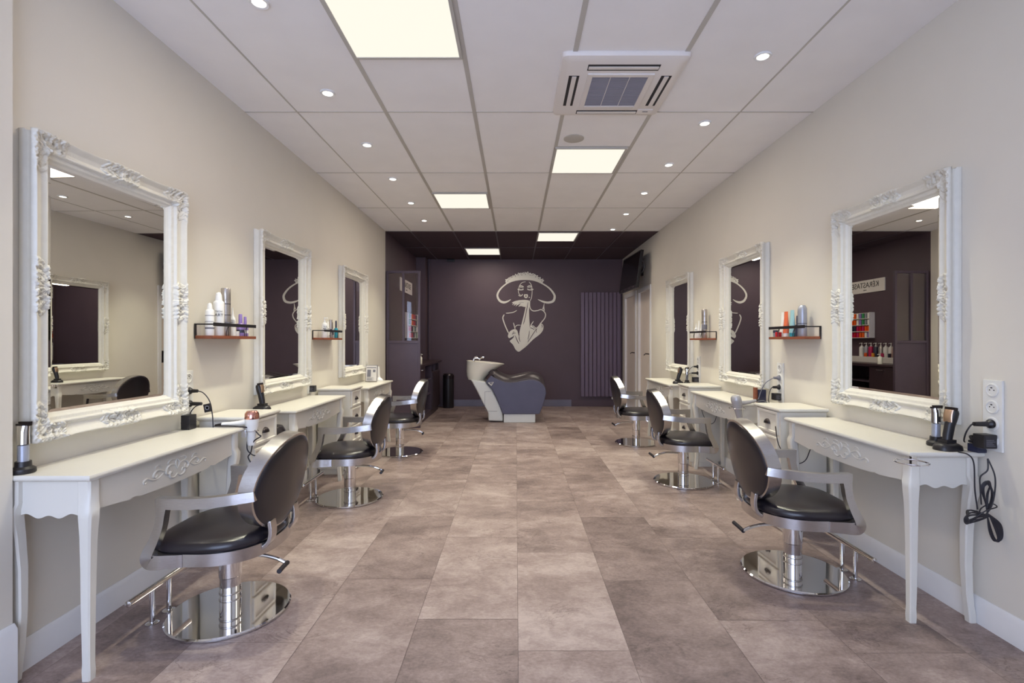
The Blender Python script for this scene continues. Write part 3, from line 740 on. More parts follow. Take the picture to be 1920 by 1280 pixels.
def bottle(name, label, cat, group, loc, kind, h, r, body, cap, face=-1, text=None, band=None):
    """face: direction (+1 / -1) along x the front print looks to"""
    o = thing(name, label, cat, loc, 0, group); B = M[body]; Cm = M[cap]
    if kind == 'aerosol':
        b = MB(); hb = h*.80; b.lathe([(.001, 0), (r*.95, 0), (r, .003), (r, hb*.93), (r*.92, hb*.965), (r*.7, hb), (.001, hb)], seg=24); b.build('can', B, o)
        b = MB(); b.lathe([(r*.66, hb), (r*.62, hb+h*.05), (r*.55, h*.93), (r*.35, h*.985), (.001, h)], seg=20); b.cyl((0, -r*.2, h*.94), (0, -r*.66, h*.945), .003, 8); b.build('spray_cap', Cm, o)
    elif kind == 'capcan':
        hb = h*.74; b = MB(); b.lathe([(.001, 0), (r*.95, 0), (r, .003), (r, hb), (.001, hb)], seg=24); b.build('can', B, o)
        b = MB(); b.lathe([(r*.97, hb), (r, hb+.002), (r, h*.985), (r*.93, h), (.001, h)], seg=24); b.build('cap', Cm, o)
    elif kind == 'domecan':
        hb = h*.78; b = MB(); b.lathe([(.001, 0), (r*.95, 0), (r, .003), (r, hb), (.001, hb)], seg=24); b.build('can', B, o)
        b = MB(); b.lathe([(r*.98, hb), (r*.98, hb+h*.08), (r*.85, h*.93), (r*.55, h*.985), (.001, h)], seg=24); b.build('cap', Cm, o)
    elif kind == 'nozzle':
        hb = h*.66; b = MB(); b.lathe([(.001, 0), (r, .001), (r, hb*.92), (r*.8, hb), (.001, hb)], seg=20); b.build('bottle_body', B, o)
        b = MB(); b.lathe([(r*.6, hb), (r*.5, hb+h*.06), (r*.3, h*.85), (r*.16, h), (.001, h)], seg=14); b.build('nozzle', Cm, o)
    elif kind == 'pump':
        hb = h*.74; b = MB(); b.lathe([(.001, 0), (r*.97, 0), (r, .004), (r, hb*.86), (r*.85, hb*.95), (r*.42, hb), (.001, hb)], seg=24); b.build('bottle_body', B, o)
        b = MB(); b.lathe([(r*.40, hb), (r*.40, hb+h*.06), (r*.16, hb+h*.07), (r*.16, h*.94), (r*.3, h*.945), (r*.3, h*.99), (.001, h)], seg=14)
        b.tube([(0, 0, h*.965), (face*r*.9, 0, h*.968), (face*r*1.15, 0, h*.93)], .004, 8); b.build('pump_head', Cm, o)
    elif kind == 'spray':
        hb = h*.58; b = MB(); b.lathe([(.001, 0), (r*.96, 0), (r, .003), (r, hb*.90), (r*.8, hb*.98), (r*.45, hb), (.001, hb)], seg=24); b.build('bottle_body', B, o)
        b = MB(); b.lathe([(r*.5, hb), (r*.5, h*.72), (r*.46, h*.97), (r*.36, h), (.001, h)], seg=18); b.build('sprayer', Cm, o)
    elif kind == 'tube':
        hc = h*.14; b = MB(); b.lathe([(.001, 0), (r*.82, 0), (r*.84, .002), (r*.84, hc), (.001, hc)], seg=20); b.build('cap', Cm, o)
        b = MB(); rings = []
        for t in (0, .04, .25, .5, .75, .93, 1.0):
            ww = r*(1+.10*t); dd = max(.0012, r*.95*(1-t)**.8); z = hc+(h-hc)*t
            if t == .93: dd = .002
            rings.append([Vector((dd*math.sin(2*PI*k/24), ww*math.cos(2*PI*k/24), z)) for k in range(24)])
        b.loft(rings); b.build('tube_body', B, o)
    elif kind == 'jar':
        b = MB(); b.lathe([(.001, 0), (r*.95, 0), (r, .003), (r, h*.6), (.001, h*.6)], seg=24); b.build('jar_body', B, o)
        b = MB(); b.lathe([(r*1.02, h*.6), (r*1.03, h*.62), (r*1.03, h*.97), (r*.98, h), (.001, h)], seg=24); b.build('lid', Cm, o)
    elif kind == 'squat':
        b = MB(); b.box(-r, -r, 0, r, r, h); b.build('box_body', B, o, bev=.002)
    zt = h*.55
    if text:
        for q, (body_, sz) in enumerate(text):
            # print wraps onto the side facing the camera
            d = Vector((face*.55, -.83, 0)).normalized()*(r*1.0+.0012)
            textmesh(body_, sz, M['ink'], o, (d.x, d.y, zt-q*sz*.9), (PI/2, 0, math.atan2(d.y, d.x)+PI/2), 'print')
    if band:
        for (z, hh, mm) in band:
            rr = r*1.006
            b = MB(); b.lathe([(rr-.001, h*z), (rr, h*z), (rr, h*z+hh), (rr-.001, h*z+hh)], seg=24); b.build('print', M[mm], o)
    return o
zz = SZ+.0185
G = 'hair products on the left shelf nearer the camera'
xs = XL+.055
bottle('spray_can', 'short white spray can, first product on the nearer left shelf', 'spray can', G, (xs, 2.885, zz), 'aerosol', .19, .0235, 'wplastic', 'wplastic', 1, band=[(.60, .004, 'greyprint'), (.42, .003, 'greyprint'), (.2, .01, 'greyprint')])
bottle('spray_can', 'tall white spray can marked ART on the nearer left shelf', 'spray can', G, (xs, 2.972, zz), 'aerosol', .262, .0300, 'wplastic', 'wplastic', 1, text=[('TECNI.', .013), ('ART', .024)])
bottle('spray_can', 'tallest silver hairspray can on the nearer left shelf', 'spray can', G, (xs, 3.045, zz), 'capcan', .292, .0265, 'silver', 'silver', 1, band=[(.66, .004, 'pewter'), (.43, .004, 'ink'), (.25, .012, 'greyprint')])
bottle('nozzle_bottle', 'slim white nozzle bottle marked ART beside the silver can', 'bottle', G, (xs+.004, 3.112, zz), 'nozzle', .178, .0165, 'wplastic', 'wplastic', 1, text=[('TECNI.', .008), ('ART', .015)])
bottle('jar', 'low white jar between slim white bottle and lilac bottles', 'jar', G, (xs+.004, 3.152, zz), 'jar', .03, .017, 'wplastic', 'wplastic', 1)
bottle('spray_bottle', 'larger lilac spray bottle on the nearer left shelf', 'bottle', G, (xs+.004, 3.20, zz), 'spray', .142, .023, 'lilac', 'lilac', 1, band=[(.15, .02, 'navy')])
bottle('spray_bottle', 'smaller lilac spray bottle at the far end of the shelf', 'bottle', G, (xs+.004, 3.256, zz), 'spray', .128, .0185, 'lilac', 'lilac', 1, band=[(.15, .02, 'wplastic')])
G = 'hair products on the left shelf farther away'
bottle('pump_bottle', 'large white bottle with black print on the farther left shelf', 'bottle', G, (xs, 4.62, zz), 'pump', .192, .027, 'wplastic', 'wplastic', 1, text=[('TECNI.', .012), ('ART', .022)])
bottle('tube', 'small white tube beside the large white bottle', 'tube', G, (xs, 4.705, zz), 'tube', .155, .021, 'wplastic', 'wplastic', 1, text=[('ART', .014)])
bottle('spray_can', 'thin silver can standing left of the teal bottle', 'spray can', G, (xs, 4.775, zz), 'capcan', .176, .014, 'silver', 'silver', 1, band=[(.3, .03, 'navy')])
bottle('bottle', 'grey and navy bottle behind the teal bottle', 'bottle', G, (xs-.012, 4.835, zz), 'spray', .155, .018, 'greycan', 'navy', 1, band=[(.2, .03, 'navy')])
bottle('spray_bottle', 'teal bottle with dark sprayer at the end of the farther left shelf', 'bottle', G, (xs+.01, 4.885, zz), 'spray', .17, .017, 'teal', 'navy', 1)
G = 'hair products on the right shelf nearer the camera'
xs = XR-.055
bottle('spray_can', 'fat grey can with domed cap, first on the nearer right shelf', 'spray can', G, (xs, 3.392, zz), 'domecan', .216, .0285, 'greycan', 'greycan', -1, band=[(.40, .004, 'navy'), (.33, .003, 'greyprint')])
bottle('bottle', 'slim dark bottle between grey can and pale blue tube', 'bottle', G, (xs, 3.452, zz), 'spray', .145, .014, 'navy', 'navy', -1)
bottle('tube', 'pale blue tube with teal cap on the nearer right shelf', 'tube', G, (xs, 3.515, zz), 'tube', .188, .0225, 'ltblue', 'teal', -1, band=None)
bottle('tube', 'coral orange tube with white cap on the nearer right shelf', 'tube', G, (xs, 3.595, zz), 'tube', .182, .0225, 'orange', 'wplastic', -1)
bottle('tube', 'white tube at the back behind the red jar', 'tube', G, (xs+.018, 3.672, zz), 'tube', .182, .0205, 'wplastic', 'wplastic', -1)
bottle('jar', 'small red jar in front of the white tube', 'jar', G, (xs-.030, 3.645, zz), 'jar', .034, .021, 'red', 'red', -1)
bottle('jar', 'small blue grey jar at the far end of the nearer right shelf', 'jar', G, (xs-.022, 3.70, zz), 'jar', .05, .017, 'greycan', 'navy', -1)
G = 'hair products on the right shelf farther away'
bottle('spray_can', 'tall silver can on the farther right shelf', 'spray can', G, (xs, 5.15, zz), 'capcan', .30, .0275, 'silver', 'silver', -1, band=[(.55, .004, 'navy'), (.3, .05, 'greyprint')])
bottle('nozzle_bottle', 'slim white bottle beside the tall silver can', 'bottle', G, (xs, 5.235, zz), 'nozzle', .15, .014, 'wplastic', 'wplastic', -1)
bottle('tube', 'white tube in the middle of the farther right shelf', 'tube', G, (xs, 5.31, zz), 'tube', .188, .022, 'wplastic', 'wplastic', -1)
bottle('pump_bottle', 'small white bottle at the far end of the farther right shelf', 'bottle', G, (xs, 5.385, zz), 'nozzle', .165, .020, 'wplastic', 'wplastic', -1, text=[('ART', .014)])

# ================================================================== POWER OUTLETS
def outlet(side, y, label, z0=.762, w=.086, n=4):
    loc, rz = wallspot(side, y, z0, 0); r = thing('power_outlet', label, 'power outlet', loc, rz, 'white four gang power outlets')
    b = MB(); b.box(-w/2, -.011, 0, w/2, 0, .298); b.build('plate', M['socket'], r, bev=.003)
    for k in range(n):
        z = .042+.0712*k; mt = Matrix.Translation((0, -.011, z)) @ Matrix.Rotation(PI/2, 4, 'X')
        b = MB(); b.lathe([(.029, 0), (.029, .0025), (.026, .004), (.0225, .004), (.0215, -.002+.003), (.0001, .001)], seg=28, m=mt); s_ = b.build('socket', M['socket'], r)
        b = MB()
        for x in (-.0095, .0095): b.lathe([(.0026, 0), (.0026, .0016), (.0001, .0016)], (x, 0, 0), 10, mt)
        b.lathe([(.0024, 0), (.0024, .006), (.0001, .007)], (0, .010, 0), 10, mt); b.build('pin_hole', M['hole'], s_)
    return r
outlet(RIGHT, 2.087, 'white four-gang socket plate beside the nearest right mirror')
outlet(RIGHT, 3.765, 'white four-gang socket plate beside the middle right mirror')
outlet(RIGHT, 5.45, 'white four-gang socket plate beside the far right mirror')
outlet(LEFT, 2.765, 'white four-gang socket plate between the nearest left mirror and shelf')
outlet(LEFT, 4.405, 'white four-gang socket plate beside the middle left mirror')
SK = lambda k: .762+.042+.0712*k
def cord(name, label, pts, r=.0032, n=8, m='rubber'):
    b = MB(); b.tube(spline(pts, n), r, 8); return tag(b.build(name, M[m]), label, 'cord')
def plug(label, side, y, k, L=.045, m='black', cable=None, cr=.003):
    x = XL+.012 if side == LEFT else XR-.012; s_ = 1 if side == LEFT else -1; z = SK(k)
    r = thing('power_plug', label, 'plug', (x, y, z))
    b = MB(); mt = Matrix.Rotation(s_*PI/2, 4, 'Y'); b.lathe([(.018, 0), (.0185, .002), (.018, .012), (.011, .02), (.009, L), (.001, L)], seg=18, m=mt); b.build('plug_body', M[m], r)
    if cable:
        b = MB(); b.tube(spline([(s_*(L-.004), 0, 0)]+[(p[0]-x, p[1]-y, p[2]-z) for p in cable], 8), cr, 8); b.build('cable', M['rubber' if m == 'black' else m], r)
    return r
def adapter(label, side, y, k, w=.05, h=.05, t=.055, m='black'):
    x = XL+.012 if side == LEFT else XR-.012; s_ = 1 if side == LEFT else -1
    r = thing('power_adapter', label, 'adapter', (x, y, SK(k)))
    b = MB(); xa, xb = sorted((0, s_*t)); b.box(xa, -w/2, -h/2, xb, w/2, h/2); bb = b.build('housing', M[m], r, bev=.004)
    b = MB(); xa, xb = sorted((s_*.006, s_*(t-.006))); b.box(xa, -w/2-.0008, -h/2+.006, xb, -w/2+.001, h/2-.006); pl = b.build('rating_label', M['ink'], r)
    b = MB()
    for q in range(5): b.box(xa+.004, -w/2-.0012, -h/2+.011+q*.006, xb-.004-(q % 3)*.006, -w/2-.0005, -h/2+.0125+q*.006)
    b.build('print', M['greyprint'], pl)
    return r

# ================================================================== CLIPPERS AND TRIMMERS
def trimmer(label, loc, rz=0, s=1.0, h=.185):
    r = thing('hair_trimmer', label, 'trimmer', loc, rz)
    b = MB(); b.lathe([(.001, 0), (.034, 0), (.036, .004), (.035, .016), (.024, .024), (.023, .042), (.001, .042)], seg=28); b.build('charging_stand', M['black'], r)
    b = MB(); rings = []
    for z, w, d in ((.036, .0165, .0165), (.10, .017, .0165), (.104, .0185, .018), (.15, .0185, .018), (.172, .021, .014)):
        rings.append([Vector((w*math.cos(2*PI*k/20), d*math.sin(2*PI*k/20), z)) for k in range(20)])
    b.loft(rings[:2]); bd = b.build('grip', M['greycan'], r)
    b = MB(); b.loft(rings[2:]); hd = b.build('chrome_head', M['chrome'], r)
    b = MB(); b.box(-.023, -.010, .170, .023, .006, .178); b.box(-.021, -.013, .176, .021, -.002, h); b.build('blade', M['pewter'], hd, bev=.001)
    b = MB(); b.box(-.006, -.0195, .11, .006, -.015, .135); b.build('switch', M['black'], hd, bev=.001)
    return r
def clipper(label, loc, rz=0, lean=-.16):
    r = thing('hair_clipper', label, 'clipper', loc, rz)
    b = MB(); rings = []
    for k, z in ((1, 0), (1, .006), (.94, .018), (.78, .026), (.55, .032)):
        rings.append([Vector((x*k+(0 if k > .9 else -.004), y*k, z)) for x, y in sell(.060, .040, 2.6, 32)])
    b.loft(rings); b.box(-.03, -.02, .026, .022, .02, .045); b.build('charging_dock', M['black'], r, bev=0)
    mt = Matrix.Translation((-.004, 0, .036)) @ Matrix.Rotation(-lean, 4, 'Y')
    b = MB(); rings = []
    for z, w, d, o_ in ((0, .016, .018, .0), (.03, .018, .020, 0), (.07, .018, .021, .003), (.10, .021, .022, .008), (.128, .024, .021, .010), (.140, .020, .020, .009)):
        rings.append([mt @ Vector((o_+d*math.cos(2*PI*k/20), w*math.sin(2*PI*k/20), z)) for k in range(20)])
    b.loft(rings); bd = b.build('clipper_body', M['black'], r)
    b = MB(); rings = []
    for z, o_, d in ((.085, -.012, .003), (.10, -.014, .005), (.12, -.014, .006), (.140, -.011, .005)):
        rings.append([mt @ Vector((o_+d*math.cos(2*PI*k/16), .019*math.sin(2*PI*k/16), z)) for k in range(16)])
    b.loft(rings); b.build('face_plate', M['gold'], bd)
    b = MB(); b.box(-.010, -.021, .139, .010, .021, .152, mt); b.build('blade', M['pewter'], r, bev=.001)
    return r
TT = TH+.001
trimmer('silver trimmer upright on round black stand at the near end of the nearest left table', (-1.787, 1.80, TT), PI)
trimmer('silver trimmer upright on round black stand on the nearest right table', (1.925, 2.272, TT), 0)
clipper('black clipper with champagne face leaning in its dock beside the trimmer', (1.905, 2.187, TT), .2)
clipper('black clipper in its dock on the middle left table', (-1.768, 3.455, TT), PI-.1, lean=-.12)
clipper('black clipper in its dock on the far right table', (1.84, 5.62, TT), 0, lean=-.2)
trimmer('silver trimmer on black stand behind the far right table clipper', (1.925, 5.575, TT), 0)
# black junction brick and comb heads lying behind the clipper
r = thing('battery_charger', 'black ribbed charger brick on the near edge of the nearest right table', 'charger', (1.988, 2.138, TT), 0)
b = MB(); b.box(-.016, -.022, 0, .022, .028, .034)
for k in range(5): b.box(-.0165, -.0235, .004+k*.006, .0215, -.021, .007+k*.006)
b.build('housing', M['navy'], r, bev=.0015)
b = MB(); b.tube(spline([(-.012, .0, .042), (-.008, .022, .062), (.012, .018, .06), (.008, .005, .045), (-.008, .026, .042), (.012, .02, .04)], 6), .006, 8); b.build('coiled_lead', M['black'], r)
adapter('black adapter with printed label in the lowest socket of the nearest right outlet', RIGHT, 2.087, 0, .052, .058, .058)
plug('black plug in second socket from bottom of the nearest right outlet', RIGHT, 2.087, 1, .075, cable=[(1.915, 2.085, .872), (1.898, 2.09, .84), (1.925, 2.13, .80), (1.955, 2.16, .785)])
# bundle of cable hanging off the near end of the right table
r = thing('cable_bundle', 'tangled black cable bundle hanging off the near end of the nearest right table', 'cable', (1.93, 2.045, .50))
b = MB(); rn = random.Random(3)
def hang(pts, rad=.0028): b.tube(spline(pts, 8), rad, 6)
hang([(-.025, .09, .246), (-.02, .05, .245), (.0, .045, .21), (.0, .04, .10), (.002, .03, .02)])
hang([(.03, .015, .235), (.025, .01, .19), (.0, .015, .16), (-.015, .0, .12), (-.01, .0, .05)])
hang([(.035, .02, .235), (.045, .0, .17), (.045, 0, .10), (.03, 0, .04), (.0, 0, .0)])
for k in range(7):
    o_ = rn.uniform(-.01, .01); q = .004*k
    hang([(.02, -.005+q*.5, .03), (.035+o_, -.01+q, .085), (.008+q*.6, -.005, .145+o_), (-.012+q*.5, .0, .12), (.012, .004, .05), (.018, 0, .0)], .0026)
for k in range(6):
    o_ = rn.uniform(-.012, .012); q = .005*k
    hang([(.02, 0, .005), (-.05, -.006+q, .012+o_), (-.088+q*.7, -.01, -.002-q*.6), (-.07, 0, -.03+q*.5), (-.02, .004, -.012+o_), (.02, 0, .0)], .0026)
for k in range(6):
    o_ = rn.uniform(-.012, .012); q = .006*k
    hang([(.02, 0, .01), (.035+q, -.004, -.03), (.058+q*.6, 0, -.088+o_), (.044+q*.4, .004, -.10), (.024+q*.3, .002, -.06+o_), (.015, 0, .0)], .0026)
hang([(-.03, 0, .0), (.0, -.012, .03), (.04, -.014, .045), (.04, .012, .05), (.0, .012, .03), (-.02, 0, .005)], .0024)
b.build('cord_loops', M['rubber'], r)
def holder(label, x, y, z, side, bracket, R_=.058):
    r = thing('dryer_holder', label, 'holder', (x, y, z))
    b = MB(); P = [(R_*math.cos(2*PI*k/36), R_*math.sin(2*PI*k/36), 0) for k in range(36)]; b.tube(P, .0032, 8, closed=True); b.build('ring', M['chrome'], r)
    b = MB(); bx, by = bracket; d = Vector((bx, by, 0)).normalized()
    b.tube([d*R_, (bx, by, 0)], .005, 8); b.box(bx-.011, by-.011, -.03, bx+.011, by+.004, .012); b.build('bracket', M['chrome'], r, bev=.002)
holder('chrome hair dryer ring on the front corner of the nearest right table', 1.640, 2.055, .722, RIGHT, (.05, .058))
holder('chrome hair dryer ring holding the grey dryer on the middle right table', 1.665, 3.73, .722, RIGHT, (.05, .060))
holder('chrome hair dryer ring on the front corner of the far right table', 1.665, 5.415, .722, RIGHT, (.05, .060))
holder('chrome ring holding the white hair dryer on the nearest left table', -1.485, 2.790, .722, LEFT, (-.02, -.040), .034)
def dryer(label, loc, rz, tilt, body, back, up):
    r = thing('hair_dryer', label, 'hair dryer', loc, rz)
    mt = Matrix.Rotation(tilt, 4, 'Y')
    b = MB(); b.lathe([(.019, -.12), (.021, -.11), (.026, -.04), (.034, -.01), (.037, .03), (.001, .031)], seg=28, m=mt); bd = b.build('barrel', M[body], r)
    b = MB(); b.lathe([(.0372, .028), (.038, .034), (.036, .058), (.026, .072), (.001, .075)], seg=28, m=mt); b.build('rear_cap', M[back], r)
    b = MB(); b.tube([mt @ Vector(p) for p in ((.02, 0, .012), (.07, 0, .0), (.12, 0, -.006), (.165, 0, -.008))], [.018, .0155, .014, .012], 14); hd = b.build('handle', M[body], r)
    b = MB(); b.tube([mt @ Vector(p) for p in ((.165, 0, -.008), (.19, 0, -.010), (.205, 0, -.012))], [.009, .006, .004], 10); b.build('cord_guard', M['black'], hd)
    return r
WDR = dryer('white hair dryer with rose gold end beyond the nearest left table', (-1.485, 2.790, .760), PI, -.02, 'wplastic', 'rose', 1)
WD = (Matrix.Translation((-1.485, 2.790, .760)) @ Matrix.Rotation(PI, 4, 'Z')).inverted()
b = MB(); b.tube(spline([(-1.70, 2.80, .745), (-1.60, 2.74, .756), (-1.53, 2.74, .752), (-1.475, 2.775, .735), (-1.44, 2.78, .70), (-1.43, 2.78, .69), (-1.47, 2.78, .66), (-1.485, 2.78, .60), (-1.50, 2.78, .575), (-1.48, 2.78, .54), (-1.445, 2.78, .525), (-1.43, 2.78, .545), (-1.445, 2.78, .575), (-1.48, 2.78, .59), (-1.505, 2.78, .62), (-1.50, 2.78, .68), (-1.48, 2.78, .715), (-1.50, 2.785, .725)], 8), .0035, 8)
for v_ in b.bm.verts: v_.co = WD @ v_.co
b.build('cord', M['rubber'], WDR)
dryer('grey hair dryer hung nose down at the near end of the middle right table', (1.665, 3.73, .745), .25, -.22, 'silverdryer', 'silverdryer', 1)
# left outlet gear
plug('black plug with arcing cable in second socket from top of the nearest left outlet', LEFT, 2.765, 2, .05, cable=[(-1.745, 2.77, .935), (-1.71, 2.77, .89), (-1.695, 2.77, .82), (-1.69, 2.77, .752), (-1.70, 2.79, .70)])
plug('black plug in third socket from top of the nearest left outlet', LEFT, 2.765, 1, .072, cable=[(-1.75, 2.76, .872), (-1.775, 2.745, .86), (-1.80, 2.74, .82), (-1.806, 2.735, .752)])
r = thing('power_adapter', 'tall black adapter brick standing at the wall end of the nearest left table', 'adapter', (-1.780, 2.70, TT))
b = MB(); b.box(-.024, -.03, 0, .024, .03, .078); b.build('housing', M['black'], r, bev=.003)
b = MB(); b.box(-.0245, -.0305, .036, .0245, .0305, .038); b.build('seam', M['hole'], r)
r = thing('cord_tag', 'small square black tag hanging on the left outlet cable', 'tag', (-1.718, 2.765, .855))
b = MB(); mt = Matrix.Rotation(-.2, 4, 'Y'); b.box(-.02, -.004, -.026, .02, .004, .02, mt); b.build('tag_card', M['black'], r, bev=.001)
b = MB(); b.lathe([(.011, 0), (.012, .0008), (.008, .0008), (.008, 0)], (0, 0, 0), 20, Matrix.Translation((0, -.004, -.002)) @ Matrix.Rotation(PI/2, 4, 'X')); b.build('tag_emblem', M['greyprint'], r)
cord('hanging_lead', 'black lead bundle dangling below the front rail of the nearest left table', [(-1.62, 2.55, .70), (-1.615, 2.54, .62), (-1.60, 2.52, .575), (-1.63, 2.55, .585), (-1.605, 2.56, .61), (-1.61, 2.53, .56), (-1.585, 2.50, .60), (-1.61, 2.55, .66)], .005)
adapter('dark grey cube plug in the lowest socket of the middle left outlet', LEFT, 4.405, 0, .05, .055, .045)
# middle right table things
adapter('black cube adapter in the lowest socket of the middle right outlet', RIGHT, 3.765, 0, .055, .052, .05)
plug('grey plug in second socket from top of the middle right outlet', RIGHT, 3.765, 2, .045, 'greyprint', cable=[(1.945, 3.77, .938), (1.91, 3.80, .90), (1.895, 3.83, .84), (1.88, 3.85, .77), (1.85, 3.84, .752), (1.83, 3.82, .752), (1.86, 3.80, .765), (1.90, 3.805, .768), (1.935, 3.815, .752)])
plug('black plug in third socket from top of the middle right outlet', RIGHT, 3.765, 1, .05, cable=[(1.94, 3.765, .868), (1.925, 3.765, .83), (1.92, 3.766, .78), (1.93, 3.775, .752)])
r = thing('tool_holder', 'dark upright tool holder on the middle right table by the outlet', 'holder', (1.925, 3.90, TT))
b = MB(); b.box(-.03, -.03, 0, .03, .03, .10); b.build('holder_body', M['navy'], r, bev=.003)
b = MB(); b.box(-.05, -.02, 0, -.032, .02, .115); b.build('wooden_side', M['wood'], r, bev=.002)
r = thing('scissors', 'black handled scissors lying on the middle right table', 'scissors', (1.80, 3.88, TT+.004), .3)
b = MB()
for s_ in (-1, 1): b.tube([(.016*math.cos(2*PI*k/16)-.02, s_*.018+.012*math.sin(2*PI*k/16), 0) for k in range(16)], .004, 6, closed=True)
b.build('finger_loop', M['black'], r)
b = MB(); b.tube([(-.005, .012, 0), (.08, -.004, 0)], [.004, .0015], 6); b.tube([(-.005, -.012, 0), (.08, .004, 0)], [.004, .0015], 6); b.build('blade', M['steel'], r)
# far right table outlet
plug('black plug in second socket from top of the far right outlet', RIGHT, 5.45, 2, .045, cable=[(1.94, 5.46, .94), (1.91, 5.475, .90), (1.89, 5.49, .82), (1.885, 5.505, .752)])
plug('black plug in third socket from top of the far right outlet', RIGHT, 5.45, 1, .07, cable=[(1.915, 5.455, .872), (1.90, 5.47, .85), (1.895, 5.485, .80), (1.90, 5.50, .752)])
adapter('black adapter in the lowest socket of the far right outlet', RIGHT, 5.45, 0, .055, .055, .06)
# thin cables looping under the right tables
def loop_cable(label, x0, x1, y, z, drop):
    b = MB(); P = [(x0+(x1-x0)*k/16, y+.01*math.sin(k), z-drop*math.sin(PI*k/16)**.6) for k in range(17)]; b.tube(spline(P, 3), .0028, 6)
    tag(b.build('power_cable', M['rubber']), label, 'cord')
loop_cable('thin black cable looping in the gap beyond the nearest right table', 1.645, 1.91, 3.142, .685, .24)
loop_cable('thin black cable looping under the far end of the middle right table', 1.75, 1.93, 4.69, .66, .22)
# framed notice and white bottle on the far left table
r = thing('framed_notice', 'small white framed notice standing on the far left table', 'sign', (-1.70, 5.83, TT), -.12)
mt = Matrix.Rotation(.12, 4, 'X'); mt = Matrix.Rotation(-.12, 4, 'X')
b = MB(); b.box(-.073, -.006, 0, .073, .006, .20, mt); fr = b.build('frame', M['silver'], r, bev=.002)
b = MB(); b.box(-.064, -.0075, .012, .064, -.0055, .19, mt); pg = b.build('notice_sheet', M['paper'], r)
b = MB()
b.box(-.058, -.0086, .163, .058, -.0072, .173, mt); b.box(-.05, -.0086, .06, -.005, -.0072, .145, mt); b.box(.02, -.0086, .115, .05, -.0072, .145, mt)
for k in range(5): b.box(-.05, -.0086, .020+k*.007, .03-(k % 2)*.02, -.0072, .023+k*.007, mt)
b.build('print', M['greyprint'], pg)
b = MB(); b.box(-.03, .0, 0, .03, .06, .004); b.build('stand', M['silver'], r)
r = thing('mousse_bottle', 'slim white bottle on a wide white foot beside the framed notice', 'bottle', (-1.66, 5.98, TT))
b = MB(); b.lathe([(.001, 0), (.062, 0), (.062, .012), (.045, .03), (.028, .042), (.024, .06), (.001, .06)], seg=24, sy=.7); b.build('foot', M['wplastic'], r)
b = MB(); b.lathe([(.022, .055), (.021, .13), (.017, .165), (.016, .175), (.001, .175)], seg=20); b.build('bottle_body', M['wplastic'], r)
# rolling stool half hidden under the middle left table
r = thing('stool', 'black padded stool half hidden between the left chest and the middle table', 'stool', (-1.640, 3.292, .001))
b = MB(); b.lathe([(.001, .54), (.10, .54), (.103, .552), (.108, .585), (.102, .632), (.086, .658), (.04, .668), (.001, .67)], seg=32); b.build('seat_cushion', M['leather'], r)
b = MB(); b.lathe([(.02, .06), (.02, .53), (.05, .532)], seg=16); b.build('column', M['chrome'], r)
b = MB(); b.lathe([(.001, 0), (.11, 0), (.115, .01), (.05, .035), (.025, .06), (.001, .06)], seg=32); b.build('base_plate', M['chrome'], r)

# ================================================================== BACK OF THE SALON
# glazed dark partition
pr = thing('glazed_partition', 'dark plum partition panel with two tall glass panes', 'partition', (-1.588, 7.02, 0))
hw = .238; PT = 2.222; PM = 1.20
b = MB(); b.box(-hw, -.02, 0, -hw+.03, .02, PT); b.box(hw-.03, -.02, 0, hw, .02, PT); b.box(-hw+.03, -.02, PT-.035, hw-.03, .02, PT); b.box(-hw+.03, -.02, PM, hw-.03, .02, PM+.035); b.box(-.016, -.02, PM+.035, .016, .02, PT-.035)
b.build('panel_frame', M['darkmetal'], pr, bev=.002)
b = MB(); b.box(-hw+.03, -.008, .0, hw-.03, .008, PM); b.build('solid_panel', M['darkmetal'], pr)
for x0, x1 in ((-hw+.03, -.016), (.016, hw-.03)):
    b = MB(); b.box(x0, -.003, PM+.035, x1, .003, PT-.035); b.build('glass_pane', M['glass'], pr)
# shop sign on the dark side wall
sg = thing('shop_sign', 'white rectangular sign lettered KERASTASE PARIS on the dark side wall', 'sign', (XL+.001, 8.27, 2.135), PI/2)
b = MB(); b.box(-.44, -.015, -.105, .44, 0, .105); b.build('sign_board', M['paper'], sg, bev=.002)
textmesh('K\u00c9RASTASE', .125, M['ink'], sg, (0, -.0165, .018), (PI/2, 0, 0))
textmesh('PARIS', .03, M['ink'], sg, (0, -.0165, -.062), (PI/2, 0, 0), 'small_lettering')
